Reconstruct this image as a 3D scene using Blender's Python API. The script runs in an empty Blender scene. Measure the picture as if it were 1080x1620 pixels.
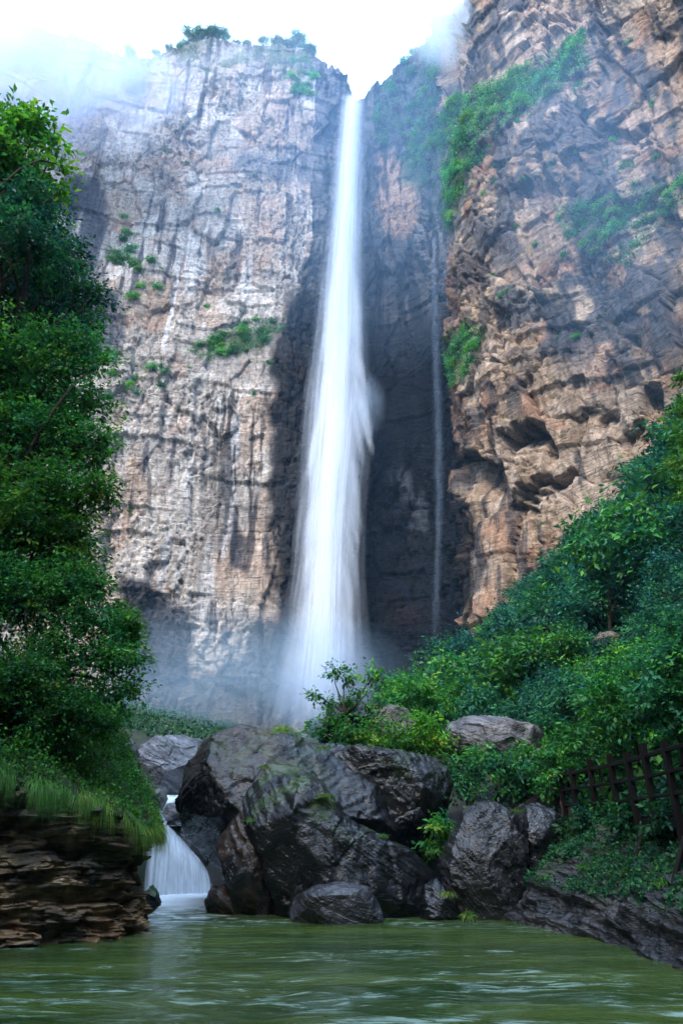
import bpy, bmesh, math, random
import numpy as np
from mathutils import Vector

random.seed(5)
RNG = np.random.default_rng(11)
SC = bpy.context.scene
COL = SC.collection
R = math.radians

# ------------------------------------------------------------------ camera
PITCH = R(25.0)
EYE = 2.0
FPX = 1080.0                       # focal length in pixels of the 1080 x 1620 photograph
cam_d = bpy.data.cameras.new('camera')
cam_d.sensor_fit = 'VERTICAL'; cam_d.sensor_height = 36.0; cam_d.lens = 24.0
cam_d.clip_start = 0.1; cam_d.clip_end = 2000
cam = bpy.data.objects.new('camera', cam_d); COL.objects.link(cam)
cam.location = (0, 0, EYE); cam.rotation_euler = (R(90) + PITCH, 0, 0)
SC.camera = cam

# ------------------------------------------------------------------ world, sun, exposure
SUN_EL, SUN_ROT = R(44), R(207)
W = bpy.data.worlds.new('World'); SC.world = W; W.use_nodes = True
nt = W.node_tree; nt.nodes.clear()
wo = nt.nodes.new('ShaderNodeOutputWorld'); bg = nt.nodes.new('ShaderNodeBackground')
sky = nt.nodes.new('ShaderNodeTexSky'); sky.sky_type = 'NISHITA'; sky.sun_disc = False
sky.sun_elevation = SUN_EL; sky.sun_rotation = SUN_ROT
sky.air_density = 1.0; sky.dust_density = 4.0; sky.ozone_density = 1.0
mix = nt.nodes.new('ShaderNodeMix'); mix.data_type = 'RGBA'
mix.inputs['Factor'].default_value = 0.72
mix.inputs['B'].default_value = (5.9, 8.5, 12.4, 1)      # even white cloud cover over the whole sky
nt.links.new(sky.outputs[0], mix.inputs['A']); nt.links.new(mix.outputs['Result'], bg.inputs['Color'])
bg.inputs['Strength'].default_value = 0.12
nt.links.new(bg.outputs[0], wo.inputs['Surface'])

sun_d = bpy.data.lights.new('sun', 'SUN'); sun_d.energy = 1.5; sun_d.angle = R(18); sun_d.color = (1.0, 0.90, 0.78)
sun = bpy.data.objects.new('sun', sun_d); COL.objects.link(sun)
_az = SUN_ROT                       # nishita rotation is measured from +Y, clockwise seen from above
_dir = Vector((math.sin(_az) * math.cos(SUN_EL), math.cos(_az) * math.cos(SUN_EL), math.sin(SUN_EL)))
sun.rotation_euler = _dir.to_track_quat('Z', 'Y').to_euler()
sun.location = (0, 0, 300)

vs = SC.view_settings
vs.view_transform = 'Standard'; vs.look = 'None'; vs.gamma = 1.0; vs.use_curve_mapping = False
vs.exposure = 2.0
SC.display_settings.display_device = 'sRGB'
cy = SC.cycles
cy.use_denoising = True; cy.max_bounces = 8; cy.diffuse_bounces = 3; cy.glossy_bounces = 3
cy.transparent_max_bounces = 40; cy.volume_bounces = 3; cy.transmission_bounces = 3
cy.volume_step_rate = 2.0; cy.volume_max_steps = 128
cy.sample_clamp_indirect = 6.0

# ------------------------------------------------------------------ pixel <-> world
CP, SP = math.cos(PITCH), math.sin(PITCH)
def at(x, y, Y):
    """point on the ray through photo pixel (x, y) at depth Y"""
    cx = (x - 540) / FPX; cyy = (810 - y) / FPX
    dy = CP - cyy * SP; dz = SP + cyy * CP
    t = Y / dy
    return np.array([cx * t, Y, EYE + dz * t])
def hit(x, y, z=0.0):
    cx = (x - 540) / FPX; cyy = (810 - y) / FPX
    dy = CP - cyy * SP; dz = SP + cyy * CP
    t = (z - EYE) / dz
    return np.array([cx * t, dy * t, z])
def proj(X, Y, Z):
    d = Y * CP + (Z - EYE) * SP
    u = -Y * SP + (Z - EYE) * CP
    d = np.where(d < 0.1, 0.1, d)
    return 540 + FPX * X / d, 810 - FPX * u / d
def px_m(x, y, Y):
    """metres per photo pixel at that point"""
    p = at(x, y, Y)
    return (p[1] * CP + (p[2] - EYE) * SP) / FPX

# ------------------------------------------------------------------ noise
def hsh(ix, iy, iz, s):
    with np.errstate(over='ignore'):
        h = (np.asarray(ix).astype(np.int64).astype(np.uint32) * np.uint32(0x8da6b343)
             ^ np.asarray(iy).astype(np.int64).astype(np.uint32) * np.uint32(0xd8163841)
             ^ np.asarray(iz).astype(np.int64).astype(np.uint32) * np.uint32(0xcb1ab31f)
             ^ np.uint32((s * 0x9E3779B1) & 0xffffffff))
        h ^= h >> np.uint32(13); h *= np.uint32(0x5bd1e995); h ^= h >> np.uint32(15)
        h *= np.uint32(0x27d4eb2d); h ^= h >> np.uint32(13)
    return (h & np.uint32(0xffffff)).astype(np.float32) / np.float32(16777216.0)
def fade(t): return t * t * t * (t * (t * 6 - 15) + 10)
def vn2(x, y, s):
    x = np.asarray(x, dtype=np.float64); y = np.asarray(y, dtype=np.float64)
    x0 = np.floor(x); y0 = np.floor(y); fx = fade(x - x0); fy = fade(y - y0)
    a = hsh(x0, y0, 0, s); b = hsh(x0 + 1, y0, 0, s); c = hsh(x0, y0 + 1, 0, s); d = hsh(x0 + 1, y0 + 1, 0, s)
    return (a * (1 - fx) + b * fx) * (1 - fy) + (c * (1 - fx) + d * fx) * fy
def fbm2(x, y, s, o=4, g=0.5):
    v = 0; a = 1; t = 0
    for k in range(o):
        v = v + a * vn2(x * 2.03 ** k + 13.7 * k, y * 2.03 ** k + 7.1 * k, s + k); t += a; a *= g
    return v / t
def vn3(p, s):
    p0 = np.floor(p); f = fade(p - p0); r = 0
    for i in (0, 1):
        for j in (0, 1):
            for k in (0, 1):
                w = (f[:, 0] if i else 1 - f[:, 0]) * (f[:, 1] if j else 1 - f[:, 1]) * (f[:, 2] if k else 1 - f[:, 2])
                r = r + w * hsh(p0[:, 0] + i, p0[:, 1] + j, p0[:, 2] + k, s)
    return r
def fbm3(p, s, o=4, g=0.5):
    v = 0; a = 1; t = 0
    for k in range(o):
        v = v + a * vn3(p * 2.03 ** k + 9.3 * k, s + k); t += a; a *= g
    return v / t
def facet2(x, y, s, tilt=1.0, edge=False):
    """broken-rock plateaus: every cell has its own height and its own tilt"""
    x0 = np.floor(x); y0 = np.floor(y)
    best = np.full(x.shape, 9.0); sec = np.full(x.shape, 9.0); val = np.zeros(x.shape); cid = np.zeros(x.shape)
    for i in (-1, 0, 1):
        for j in (-1, 0, 1):
            cx = x0 + i; cyy = y0 + j
            dx = x - cx - 0.1 - 0.8 * hsh(cx, cyy, 1, s); dy = y - cyy - 0.1 - 0.8 * hsh(cx, cyy, 2, s)
            d = np.maximum(np.abs(dx), np.abs(dy)) * 0.7 + 0.3 * (np.abs(dx) + np.abs(dy))
            m = d < best
            h = hsh(cx, cyy, 3, s)
            v = (h - 0.5) + tilt * ((hsh(cx, cyy, 4, s) - 0.5) * dx + (hsh(cx, cyy, 5, s) - 0.35) * dy)
            sec = np.where(m, best, np.minimum(sec, d))
            best = np.where(m, d, best); val = np.where(m, v, val); cid = np.where(m, hsh(cx, cyy, 6, s), cid)
    return (val, cid, sec - best) if edge else (val, cid)
def facet3(p, s, tilt=1.0):
    p0 = np.floor(p); n = len(p)
    best = np.full(n, 9.0); val = np.zeros(n); cid = np.zeros(n)
    for i in (-1, 0, 1):
        for j in (-1, 0, 1):
            for k in (-1, 0, 1):
                c = p0 + (i, j, k)
                o = np.stack([hsh(c[:, 0], c[:, 1], c[:, 2], s + q) for q in (1, 2, 3)], 1)
                dv = p - c - 0.1 - 0.8 * o
                d = (dv ** 2).sum(1)
                m = d < best
                t = np.stack([hsh(c[:, 0], c[:, 1], c[:, 2], s + q) for q in (4, 5, 6)], 1) - 0.5
                h = hsh(c[:, 0], c[:, 1], c[:, 2], s + 7)
                v = (h - 0.5) + tilt * (t * dv).sum(1)
                best = np.where(m, d, best); val = np.where(m, v, val); cid = np.where(m, h, cid)
    return val, cid
def sst(a, b, x):
    t = np.clip((x - a) / (b - a), 0, 1); return t * t * (3 - 2 * t)
def lerp(a, b, t):
    t = np.asarray(t)[..., None]; return a * (1 - t) + np.asarray(b, dtype=float) * t
def poly_sd(x, y, poly):
    """signed distance, positive inside"""
    P = np.array(poly, float); n = len(P); best = np.full(x.shape, 1e9); ins = np.zeros(x.shape, bool)
    for i in range(n):
        a = P[i]; b = P[(i + 1) % n]; e = b - a
        wx = x - a[0]; wy = y - a[1]
        t = np.clip((wx * e[0] + wy * e[1]) / (e @ e + 1e-9), 0, 1)
        best = np.minimum(best, (wx - e[0] * t) ** 2 + (wy - e[1] * t) ** 2)
        c = ((a[1] > y) != (b[1] > y)) & (x < (b[0] - a[0]) * (y - a[1]) / ((b[1] - a[1]) if abs(b[1] - a[1]) > 1e-9 else 1e-9) + a[0])
        ins ^= c
    return np.where(ins, 1, -1) * np.sqrt(best)

# ------------------------------------------------------------------ object helpers
def props(o, label=None, cat=None, group=None, kind=None):
    if label: o['label'] = label
    if cat: o['category'] = cat
    if group: o['group'] = group
    if kind: o['kind'] = kind
    return o
def mesh_np(name, V, F, mat, col=None, smooth=False, uv2=None):
    """V (n,3); F (m,k) faces of one size; col (n,4) point colours"""
    me = bpy.data.meshes.new(name)
    V = np.ascontiguousarray(V, dtype=np.float32); F = np.ascontiguousarray(F, dtype=np.int32)
    me.vertices.add(len(V)); me.vertices.foreach_set('co', V.ravel())
    k = F.shape[1]
    me.loops.add(F.size); me.loops.foreach_set('vertex_index', F.ravel())
    me.polygons.add(len(F)); me.polygons.foreach_set('loop_start', np.arange(0, F.size, k, dtype=np.int32))
    if smooth: me.polygons.foreach_set('use_smooth', np.ones(len(F), dtype=bool))
    me.update(calc_edges=True)
    if col is not None:
        a = me.color_attributes.new('col', 'FLOAT_COLOR', 'POINT')
        a.data.foreach_set('color', np.ascontiguousarray(col, dtype=np.float32).ravel())
    if uv2 is not None:
        a = me.attributes.new('flow', 'FLOAT_VECTOR', 'POINT')
        a.data.foreach_set('vector', np.ascontiguousarray(uv2, dtype=np.float32).ravel())
    if mat: me.materials.append(mat)
    return me
def link(name, me, parent=None):
    o = bpy.data.objects.new(name, me); COL.objects.link(o)
    if parent: o.parent = parent
    return o
def empty(name, loc, label, cat, group=None):
    o = bpy.data.objects.new(name, None); COL.objects.link(o); o.location = loc
    o.empty_display_size = 0.3
    return props(o, label, cat, group)
def grid_faces(nu, nv):
    i = np.arange(nu - 1)[:, None] * nv + np.arange(nv - 1)[None, :]
    i = i.ravel()
    return np.stack([i, i + nv, i + nv + 1, i + 1], 1)
def merge(parts):
    Vs, Fs, Cs, n = [], [], [], 0
    for V, F, C in parts:
        Vs.append(V); Fs.append(F + n); Cs.append(C); n += len(V)
    return np.concatenate(Vs), np.concatenate(Fs), np.concatenate(Cs)
def tube(path, radii, n=7, seed=0, rough=0.12):
    path = np.array(path, float); m = len(path)
    T = np.gradient(path, axis=0); T /= np.linalg.norm(T, axis=1)[:, None] + 1e-9
    ref = np.array([0, 0, 1.0]) if abs(T[0][2]) < 0.8 else np.array([1.0, 0, 0])
    A = np.cross(T, ref); A /= np.linalg.norm(A, axis=1)[:, None] + 1e-9
    B = np.cross(T, A)
    th = np.linspace(0, 2 * np.pi, n, endpoint=False)
    rr = np.array(radii)[:, None] * (1 + rough * (np.random.RandomState(seed).rand(m, n) - 0.5) * 2)
    V = path[:, None, :] + rr[..., None] * (np.cos(th)[None, :, None] * A[:, None, :] + np.sin(th)[None, :, None] * B[:, None, :])
    F = []
    for i in range(m - 1):
        for j in range(n):
            F.append((i * n + j, i * n + (j + 1) % n, (i + 1) * n + (j + 1) % n, (i + 1) * n + j))
    V = V.reshape(-1, 3)
    c0 = len(V); V = np.vstack([V, path[0], path[-1]])
    for j in range(n):
        F.append((c0, (j + 1) % n, j, j)); k = (m - 1) * n
        F.append((c0 + 1, k + j, k + (j + 1) % n, k + (j + 1) % n))
    return V, np.array(F)
def from_quads(name, V, F, mat, parent=None, smooth=False):
    """quads where degenerate ones (repeated last index) become triangles"""
    me = bpy.data.meshes.new(name)
    me.from_pydata([tuple(v) for v in V], [], [tuple(f) if f[3] != f[2] else tuple(f[:3]) for f in F])
    if smooth: me.polygons.foreach_set('use_smooth', [True] * len(me.polygons))
    me.materials.append(mat); me.update()
    return link(name, me, parent)

# ------------------------------------------------------------------ materials
def new_mat(name):
    m = bpy.data.materials.new(name); m.use_nodes = True
    t = m.node_tree; t.nodes.clear()
    return m, t, (lambda k, **kw: _nd(t, k, **kw)), t.links.new
def _nd(t, k, **kw):
    n = t.nodes.new('ShaderNode' + k)
    for a, b in kw.items(): setattr(n, a, b)
    return n
def mat_rock(name, scale, bump, dist, wet_rough=0.22, dry_rough=0.88, aniso=(1, 1, 1), rot=(0, 0, 0), vary=0.5, spec=0.5, crack=0.35):
    m, t, N, L = new_mat(name)
    out = N('OutputMaterial'); b = N('BsdfPrincipled'); at_ = N('Attribute', attribute_name='col')
    tc = N('TexCoord'); mp = N('Mapping'); mp.inputs['Scale'].default_value = aniso; mp.inputs['Rotation'].default_value = rot
    L(tc.outputs['Object'], mp.inputs['Vector'])
    n1 = N('TexNoise'); n1.inputs['Scale'].default_value = scale; n1.inputs['Detail'].default_value = 9; n1.inputs['Roughness'].default_value = 0.65
    n2 = N('TexNoise'); n2.inputs['Scale'].default_value = scale * 4.3; n2.inputs['Detail'].default_value = 6
    vo = N('TexVoronoi', feature='DISTANCE_TO_EDGE'); vo.inputs['Scale'].default_value = scale * 1.3
    for q in (n1, n2, vo): L(mp.outputs[0], q.inputs['Vector'])
    cr = N('MapRange'); cr.inputs['From Min'].default_value = 0.3; cr.inputs['From Max'].default_value = 0.7
    cr.inputs['To Min'].default_value = 1 - vary; cr.inputs['To Max'].default_value = 1 + vary
    L(n1.outputs[0], cr.inputs['Value'])
    mu = N('Mix', data_type='RGBA', blend_type='MULTIPLY'); mu.inputs['Factor'].default_value = 1.0
    L(at_.outputs['Color'], mu.inputs['A']); L(cr.outputs[0], mu.inputs['B']); L(mu.outputs['Result'], b.inputs['Base Color'])
    rg = N('MapRange'); rg.inputs['To Min'].default_value = dry_rough; rg.inputs['To Max'].default_value = wet_rough
    L(at_.outputs['Alpha'], rg.inputs['Value'])
    ra = N('Math', operation='MULTIPLY_ADD'); ra.inputs[1].default_value = 0.25; L(n2.outputs[0], ra.inputs[0])
    sb = N('Math', operation='SUBTRACT'); sb.inputs[1].default_value = 0.12
    L(rg.outputs[0], ra.inputs[2]); L(ra.outputs[0], sb.inputs[0]); L(sb.outputs[0], b.inputs['Roughness'])
    b.inputs['Specular IOR Level'].default_value = spec
    cl = N('MapRange'); cl.inputs['From Max'].default_value = 0.08; L(vo.outputs['Distance'], cl.inputs['Value'])
    ad = N('Math', operation='MULTIPLY_ADD'); ad.inputs[1].default_value = crack; L(cl.outputs[0], ad.inputs[0]); L(n1.outputs[0], ad.inputs[2])
    a2 = N('Math', operation='MULTIPLY_ADD'); a2.inputs[1].default_value = 0.6; L(n2.outputs[0], a2.inputs[0]); L(ad.outputs[0], a2.inputs[2])
    bp = N('Bump'); bp.inputs['Strength'].default_value = bump; bp.inputs['Distance'].default_value = dist
    L(a2.outputs[0], bp.inputs['Height']); L(bp.outputs[0], b.inputs['Normal']); L(b.outputs[0], out.inputs['Surface'])
    return m
def mat_cliff(name):
    m, t, N, L = new_mat(name)
    out = N('OutputMaterial'); b = N('BsdfPrincipled'); at_ = N('Attribute', attribute_name='col'); tc = N('TexCoord')
    def mp(sc, rot=(0, 0, 0)):
        q = N('Mapping'); q.inputs['Scale'].default_value = sc; q.inputs['Rotation'].default_value = rot; L(tc.outputs['Object'], q.inputs['Vector']); return q
    def noise(src, sc, det=6, ro=0.6):
        q = N('TexNoise'); q.inputs['Scale'].default_value = sc; q.inputs['Detail'].default_value = det; q.inputs['Roughness'].default_value = ro; L(src.outputs[0], q.inputs['Vector']); return q
    def rng_(src, a, bb, c, d):
        q = N('MapRange'); q.inputs['From Min'].default_value = a; q.inputs['From Max'].default_value = bb; q.inputs['To Min'].default_value = c; q.inputs['To Max'].default_value = d; L(src, q.inputs['Value']); return q
    def math_(op, x, y, cl=False):
        q = N('Math', operation=op, use_clamp=cl)
        for i, v in enumerate((x, y)):
            if isinstance(v, (int, float)): q.inputs[i].default_value = v
            else: L(v, q.inputs[i])
        return q.outputs[0]
    bedm = mp((0.35, 0.35, 3.2), (R(7), 0, 0)); fin = mp((1, 1, 1)); ver = mp((1.6, 1.6, 0.13)); blk_ = mp((0.55, 0.55, 0.36), (0, R(6), 0))
    bed_n = noise(bedm, 0.9, 5); fine_n = noise(fin, 1.7, 9, 0.7); ver_n = noise(ver, 0.8, 6)
    v1 = N('TexVoronoi', distance='CHEBYCHEV'); v1.inputs['Scale'].default_value = 1.0; v2 = N('TexVoronoi', distance='CHEBYCHEV'); v2.inputs['Scale'].default_value = 2.6
    # break the cell borders up a little
    wn = noise(fin, 0.9, 4); mixv = N('VectorMath', operation='MULTIPLY_ADD'); mixv.inputs[1].default_value = (0.5, 0.5, 0.5); L(wn.outputs['Color'], mixv.inputs[0]); L(blk_.outputs[0], mixv.inputs[2])
    for q in (v1, v2): L(mixv.outputs[0], q.inputs['Vector'])
    e1 = N('TexVoronoi', feature='DISTANCE_TO_EDGE'); e1.inputs['Scale'].default_value = 1.0; L(mixv.outputs[0], e1.inputs['Vector'])
    c1 = N('SeparateColor'); L(v1.outputs['Color'], c1.inputs[0]); c2 = N('SeparateColor'); L(v2.outputs['Color'], c2.inputs[0])
    h = math_('ADD', math_('MULTIPLY', c1.outputs[0], 0.9), math_('MULTIPLY', c2.outputs[0], 0.45))
    h = math_('ADD', h, math_('MULTIPLY', bed_n.outputs[0], 1.1)); h = math_('ADD', h, math_('MULTIPLY', fine_n.outputs[0], 0.7))
    crk = math_('MULTIPLY', rng_(e1.outputs['Distance'], 0.0, 0.035, 1, 0).outputs[0], rng_(wn.outputs[0], 0.48, 0.58, 0, 1).outputs[0], True)
    h = math_('SUBTRACT', h, math_('MULTIPLY', crk, 0.6))
    bp = N('Bump'); bp.inputs['Strength'].default_value = 0.85; bp.inputs['Distance'].default_value = 0.42; L(h, bp.inputs['Height']); L(bp.outputs[0], b.inputs['Normal'])
    k = math_('MULTIPLY', rng_(fine_n.outputs[0], 0.3, 0.7, 0.62, 1.38).outputs[0], rng_(ver_n.outputs[0], 0.3, 0.7, 0.72, 1.28).outputs[0])
    k = math_('MULTIPLY', k, rng_(bed_n.outputs[0], 0.3, 0.7, 0.82, 1.18).outputs[0]); k = math_('MULTIPLY', k, rng_(c2.outputs[1], 0, 1, 0.85, 1.15).outputs[0])
    k = math_('MULTIPLY', k, math_('SUBTRACT', 1.0, math_('MULTIPLY', crk, 0.6)))
    mu = N('Mix', data_type='RGBA', blend_type='MULTIPLY'); mu.inputs['Factor'].default_value = 1.0; L(at_.outputs['Color'], mu.inputs['A']); L(k, mu.inputs['B']); L(mu.outputs['Result'], b.inputs['Base Color'])
    L(rng_(at_.outputs['Alpha'], 0, 1, 0.9, 0.5).outputs[0], b.inputs['Roughness']); b.inputs['Specular IOR Level'].default_value = 0.03
    L(b.outputs[0], out.inputs['Surface']); return m
def mat_leaf(name, tint=(1, 1, 1), rough=0.45, trans=0.4, var=0.4):
    m, t, N, L = new_mat(name)
    out = N('OutputMaterial'); b = N('BsdfPrincipled'); at_ = N('Attribute', attribute_name='col')
    oi = N('ObjectInfo')
    vr = N('MapRange'); vr.inputs['To Min'].default_value = 1 - var; vr.inputs['To Max'].default_value = 1 + var
    L(oi.outputs['Random'], vr.inputs['Value'])
    mu = N('Mix', data_type='RGBA', blend_type='MULTIPLY'); mu.inputs['Factor'].default_value = 1.0
    mu.inputs['B'].default_value = (*tint, 1); L(at_.outputs['Color'], mu.inputs['A'])
    hs = N('HueSaturation'); L(mu.outputs['Result'], hs.inputs['Color']); L(vr.outputs[0], hs.inputs['Value'])
    L(hs.outputs[0], b.inputs['Base Color']); b.inputs['Roughness'].default_value = rough
    b.inputs['Specular IOR Level'].default_value = 0.22
    tr = N('BsdfTranslucent'); L(hs.outputs[0], tr.inputs['Color'])
    ms = N('MixShader'); ms.inputs[0].default_value = trans
    L(b.outputs[0], ms.inputs[1]); L(tr.outputs[0], ms.inputs[2]); L(ms.outputs[0], out.inputs['Surface'])
    return m
def mat_wood(name, c, rough=0.7, scale=6):
    m, t, N, L = new_mat(name)
    out = N('OutputMaterial'); b = N('BsdfPrincipled'); tc = N('TexCoord'); mp = N('Mapping')
    mp.inputs['Scale'].default_value = (1, 1, 0.2); L(tc.outputs['Object'], mp.inputs['Vector'])
    n = N('TexNoise'); n.inputs['Scale'].default_value = scale; n.inputs['Detail'].default_value = 8; L(mp.outputs[0], n.inputs['Vector'])
    cr = N('ValToRGB'); cr.color_ramp.elements[0].position = 0.3; cr.color_ramp.elements[1].position = 0.75
    cr.color_ramp.elements[0].color = (*[v * 0.5 for v in c], 1); cr.color_ramp.elements[1].color = (*[v * 1.5 for v in c], 1)
    L(n.outputs[0], cr.inputs[0]); L(cr.outputs[0], b.inputs['Base Color']); b.inputs['Roughness'].default_value = rough; b.inputs['Specular IOR Level'].default_value = 0.15
    bp = N('Bump'); bp.inputs['Strength'].default_value = 0.5; bp.inputs['Distance'].default_value = 0.02
    L(n.outputs[0], bp.inputs['Height']); L(bp.outputs[0], b.inputs['Normal']); L(b.outputs[0], out.inputs['Surface'])
    return m
def mat_fall(name, su, sv, lo, hi, amax, seed=0.0, color=(0.78, 0.84, 0.92), veil=0.35):
    """silky falling water: streaks run with the flow attribute (x across, y along, z thickness)"""
    m, t, N, L = new_mat(name)
    out = N('OutputMaterial'); at_ = N('Attribute', attribute_name='flow')
    sx = N('SeparateXYZ'); L(at_.outputs['Vector'], sx.inputs[0])
    cb = N('CombineXYZ'); a = N('Math', operation='MULTIPLY'); a.inputs[1].default_value = su; L(sx.outputs[0], a.inputs[0])
    c = N('Math', operation='MULTIPLY'); c.inputs[1].default_value = sv; L(sx.outputs[1], c.inputs[0])
    L(a.outputs[0], cb.inputs[0]); L(c.outputs[0], cb.inputs[1]); cb.inputs[2].default_value = seed
    n = N('TexNoise'); n.inputs['Scale'].default_value = 1; n.inputs['Detail'].default_value = 5; n.inputs['Roughness'].default_value = 0.6
    L(cb.outputs[0], n.inputs['Vector'])
    mr = N('MapRange', interpolation_type='SMOOTHSTEP'); mr.inputs['From Min'].default_value = lo; mr.inputs['From Max'].default_value = hi
    mr.inputs['To Max'].default_value = amax; L(n.outputs[0], mr.inputs['Value'])
    lw = N('LayerWeight'); lw.inputs['Blend'].default_value = 0.35
    iv = N('Math', operation='SUBTRACT'); iv.inputs[0].default_value = 1.0; L(lw.outputs['Facing'], iv.inputs[1])
    p = N('Math', operation='MULTIPLY'); L(mr.outputs[0], p.inputs[0]); L(iv.outputs[0], p.inputs[1])
    cb2 = N('CombineXYZ'); c2 = N('Math', operation='MULTIPLY'); c2.inputs[1].default_value = su * 0.14; L(sx.outputs[0], c2.inputs[0])
    c3 = N('Math', operation='MULTIPLY'); c3.inputs[1].default_value = sv * 2.2; L(sx.outputs[1], c3.inputs[0]); L(c2.outputs[0], cb2.inputs[0]); L(c3.outputs[0], cb2.inputs[1]); cb2.inputs[2].default_value = seed + 3
    nb = N('TexNoise'); nb.inputs['Scale'].default_value = 1; nb.inputs['Detail'].default_value = 3; L(cb2.outputs[0], nb.inputs['Vector'])
    mb = N('MapRange', interpolation_type='SMOOTHSTEP'); mb.inputs['From Min'].default_value = 0.3; mb.inputs['From Max'].default_value = 0.65; mb.inputs['To Min'].default_value = veil; L(nb.outputs[0], mb.inputs['Value'])
    p1 = N('Math', operation='MULTIPLY'); L(p.outputs[0], p1.inputs[0]); L(mb.outputs[0], p1.inputs[1])
    p2 = N('Math', operation='MULTIPLY', use_clamp=True); L(p1.outputs[0], p2.inputs[0]); L(sx.outputs[2], p2.inputs[1])
    d = N('BsdfPrincipled'); d.inputs['Base Color'].default_value = (*color, 1); d.inputs['Roughness'].default_value = 0.6
    tl = N('BsdfTranslucent'); tl.inputs['Color'].default_value = (*color, 1)
    mw = N('MixShader'); mw.inputs[0].default_value = 0.45; L(d.outputs[0], mw.inputs[1]); L(tl.outputs[0], mw.inputs[2])
    tp = N('BsdfTransparent'); ms = N('MixShader'); L(p2.outputs[0], ms.inputs[0]); L(tp.outputs[0], ms.inputs[1]); L(mw.outputs[0], ms.inputs[2])
    L(ms.outputs[0], out.inputs['Surface'])
    return m
def mat_mist(name, density, nscale, lo, hi, stretch=(1, 1, 1), color=(0.86, 0.94, 1.0), power=1.5):
    m, t, N, L = new_mat(name)
    out = N('OutputMaterial'); tc = N('TexCoord')
    ln = N('VectorMath', operation='DOT_PRODUCT'); L(tc.outputs['Object'], ln.inputs[0]); L(tc.outputs['Object'], ln.inputs[1])
    s1 = N('Math', operation='SUBTRACT', use_clamp=True); s1.inputs[0].default_value = 1.0; L(ln.outputs['Value'], s1.inputs[1])
    pw = N('Math', operation='POWER'); pw.inputs[1].default_value = power; L(s1.outputs[0], pw.inputs[0])
    mp = N('Mapping'); mp.inputs['Scale'].default_value = stretch; L(tc.outputs['Object'], mp.inputs['Vector'])
    n = N('TexNoise'); n.inputs['Scale'].default_value = nscale; n.inputs['Detail'].default_value = 4; n.inputs['Roughness'].default_value = 0.55
    L(mp.outputs[0], n.inputs['Vector'])
    mr = N('MapRange', interpolation_type='SMOOTHSTEP'); mr.inputs['From Min'].default_value = lo; mr.inputs['From Max'].default_value = hi
    mr.inputs['To Max'].default_value = density; L(n.outputs[0], mr.inputs['Value'])
    mu = N('Math', operation='MULTIPLY'); L(mr.outputs[0], mu.inputs[0]); L(pw.outputs[0], mu.inputs[1])
    v = N('VolumePrincipled'); v.inputs['Color'].default_value = (*color, 1); v.inputs['Anisotropy'].default_value = 0.0
    L(mu.outputs[0], v.inputs['Density']); L(v.outputs[0], out.inputs['Volume'])
    return m

M_CLIFF = mat_cliff('cliff_rock')
M_BOULDER = mat_rock('wet_boulder_rock', 3.6, 0.85, 0.045, wet_rough=0.15, dry_rough=0.6, aniso=(1, 1, 1.7), rot=(0, R(35), 0), vary=0.35, crack=0.0, spec=0.55)
M_BANK = mat_rock('banded_bank_rock', 3.0, 0.9, 0.05, wet_rough=0.3, dry_rough=0.9, aniso=(0.6, 0.6, 3.5), vary=0.5)
M_SOIL = mat_rock('forest_floor', 1.2, 0.8, 0.1, vary=0.5, crack=0.0)
M_LEAF = mat_leaf('leaf')
M_LEAF_FAR = mat_leaf('far_leaf', trans=0.35)
M_GRASS = mat_leaf('grass_blade', rough=0.5, trans=0.35)
M_BARK = mat_wood('bark', (0.06, 0.045, 0.035), 0.85)
M_TIMBER = mat_wood('dark_timber', (0.008, 0.0065, 0.0055), 0.85)
M_PALEWOOD = mat_wood('pale_timber', (0.35, 0.31, 0.28), 0.7)

# ------------------------------------------------------------------ cliffs
PLAN = np.array([(-130, 40), (-112, 70), (-92, 92), (-74, 105), (-50, 112), (-25, 114), (-10, 113.5), (-4, 117),
                 (3, 121), (11, 121), (16.5, 117), (18.6, 108), (18.4, 98), (21, 92.5), (26, 87), (33, 80), (42, 70),
                 (55, 53), (68, 34), (80, 10), (86, -10)], float)
def dense(P, step):
    s = np.r_[0, np.cumsum(np.linalg.norm(np.diff(P, axis=0), axis=1))]
    q = np.arange(0, s[-1], step)
    return np.stack([np.interp(q, s, P[:, k]) for k in range(P.shape[1])], 1)
def gsmooth(A, sig):
    k = np.arange(-int(sig * 3), int(sig * 3) + 1); w = np.exp(-0.5 * (k / sig) ** 2); w /= w.sum(); h = len(k) // 2
    return np.stack([np.convolve(np.r_[[A[0, c]] * h, A[:, c], [A[-1, c]] * h], w, 'valid') for c in range(A.shape[1])], 1)
_c = gsmooth(dense(PLAN, 0.1), 12)
_s = np.r_[0, np.cumsum(np.linalg.norm(np.diff(_c, axis=0), axis=1))]
_t = np.gradient(_c, axis=0); _t /= np.linalg.norm(_t, axis=1)[:, None]
_n = gsmooth(np.stack([_t[:, 1], -_t[:, 0]], 1), 25); _n /= np.linalg.norm(_n, axis=1)[:, None]
def s_at_x(x0): return _s[np.argmin(np.abs(_c[:, 0] - x0))]
S_L, S_R = s_at_x(-6.0), _s[np.argmin(np.hypot(_c[:, 0] - 18.4, _c[:, 1] - 103))]
def usamples(a, b):
    u = [a]
    while u[-1] < b:
        X = np.interp(u[-1], _s, _c[:, 0]); Y = np.interp(u[-1], _s, _c[:, 1])
        u.append(u[-1] + (0.26 if -82 < X < 58 and Y > 45 else 1.6))
    u[-1] = b
    return np.array(u)
SKYLINE = np.array([(-900, -250), (-300, 0), (0, 20), (120, 60), (200, 99), (250, 94), (290, 84), (340, 70), (400, 78), (460, 70), (500, 86),
                    (530, 118), (550, 152), (557, 166), (575, 166), (590, 146), (640, 100), (680, 42), (700, -20), (760, -120), (1300, -250)], float)
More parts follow.
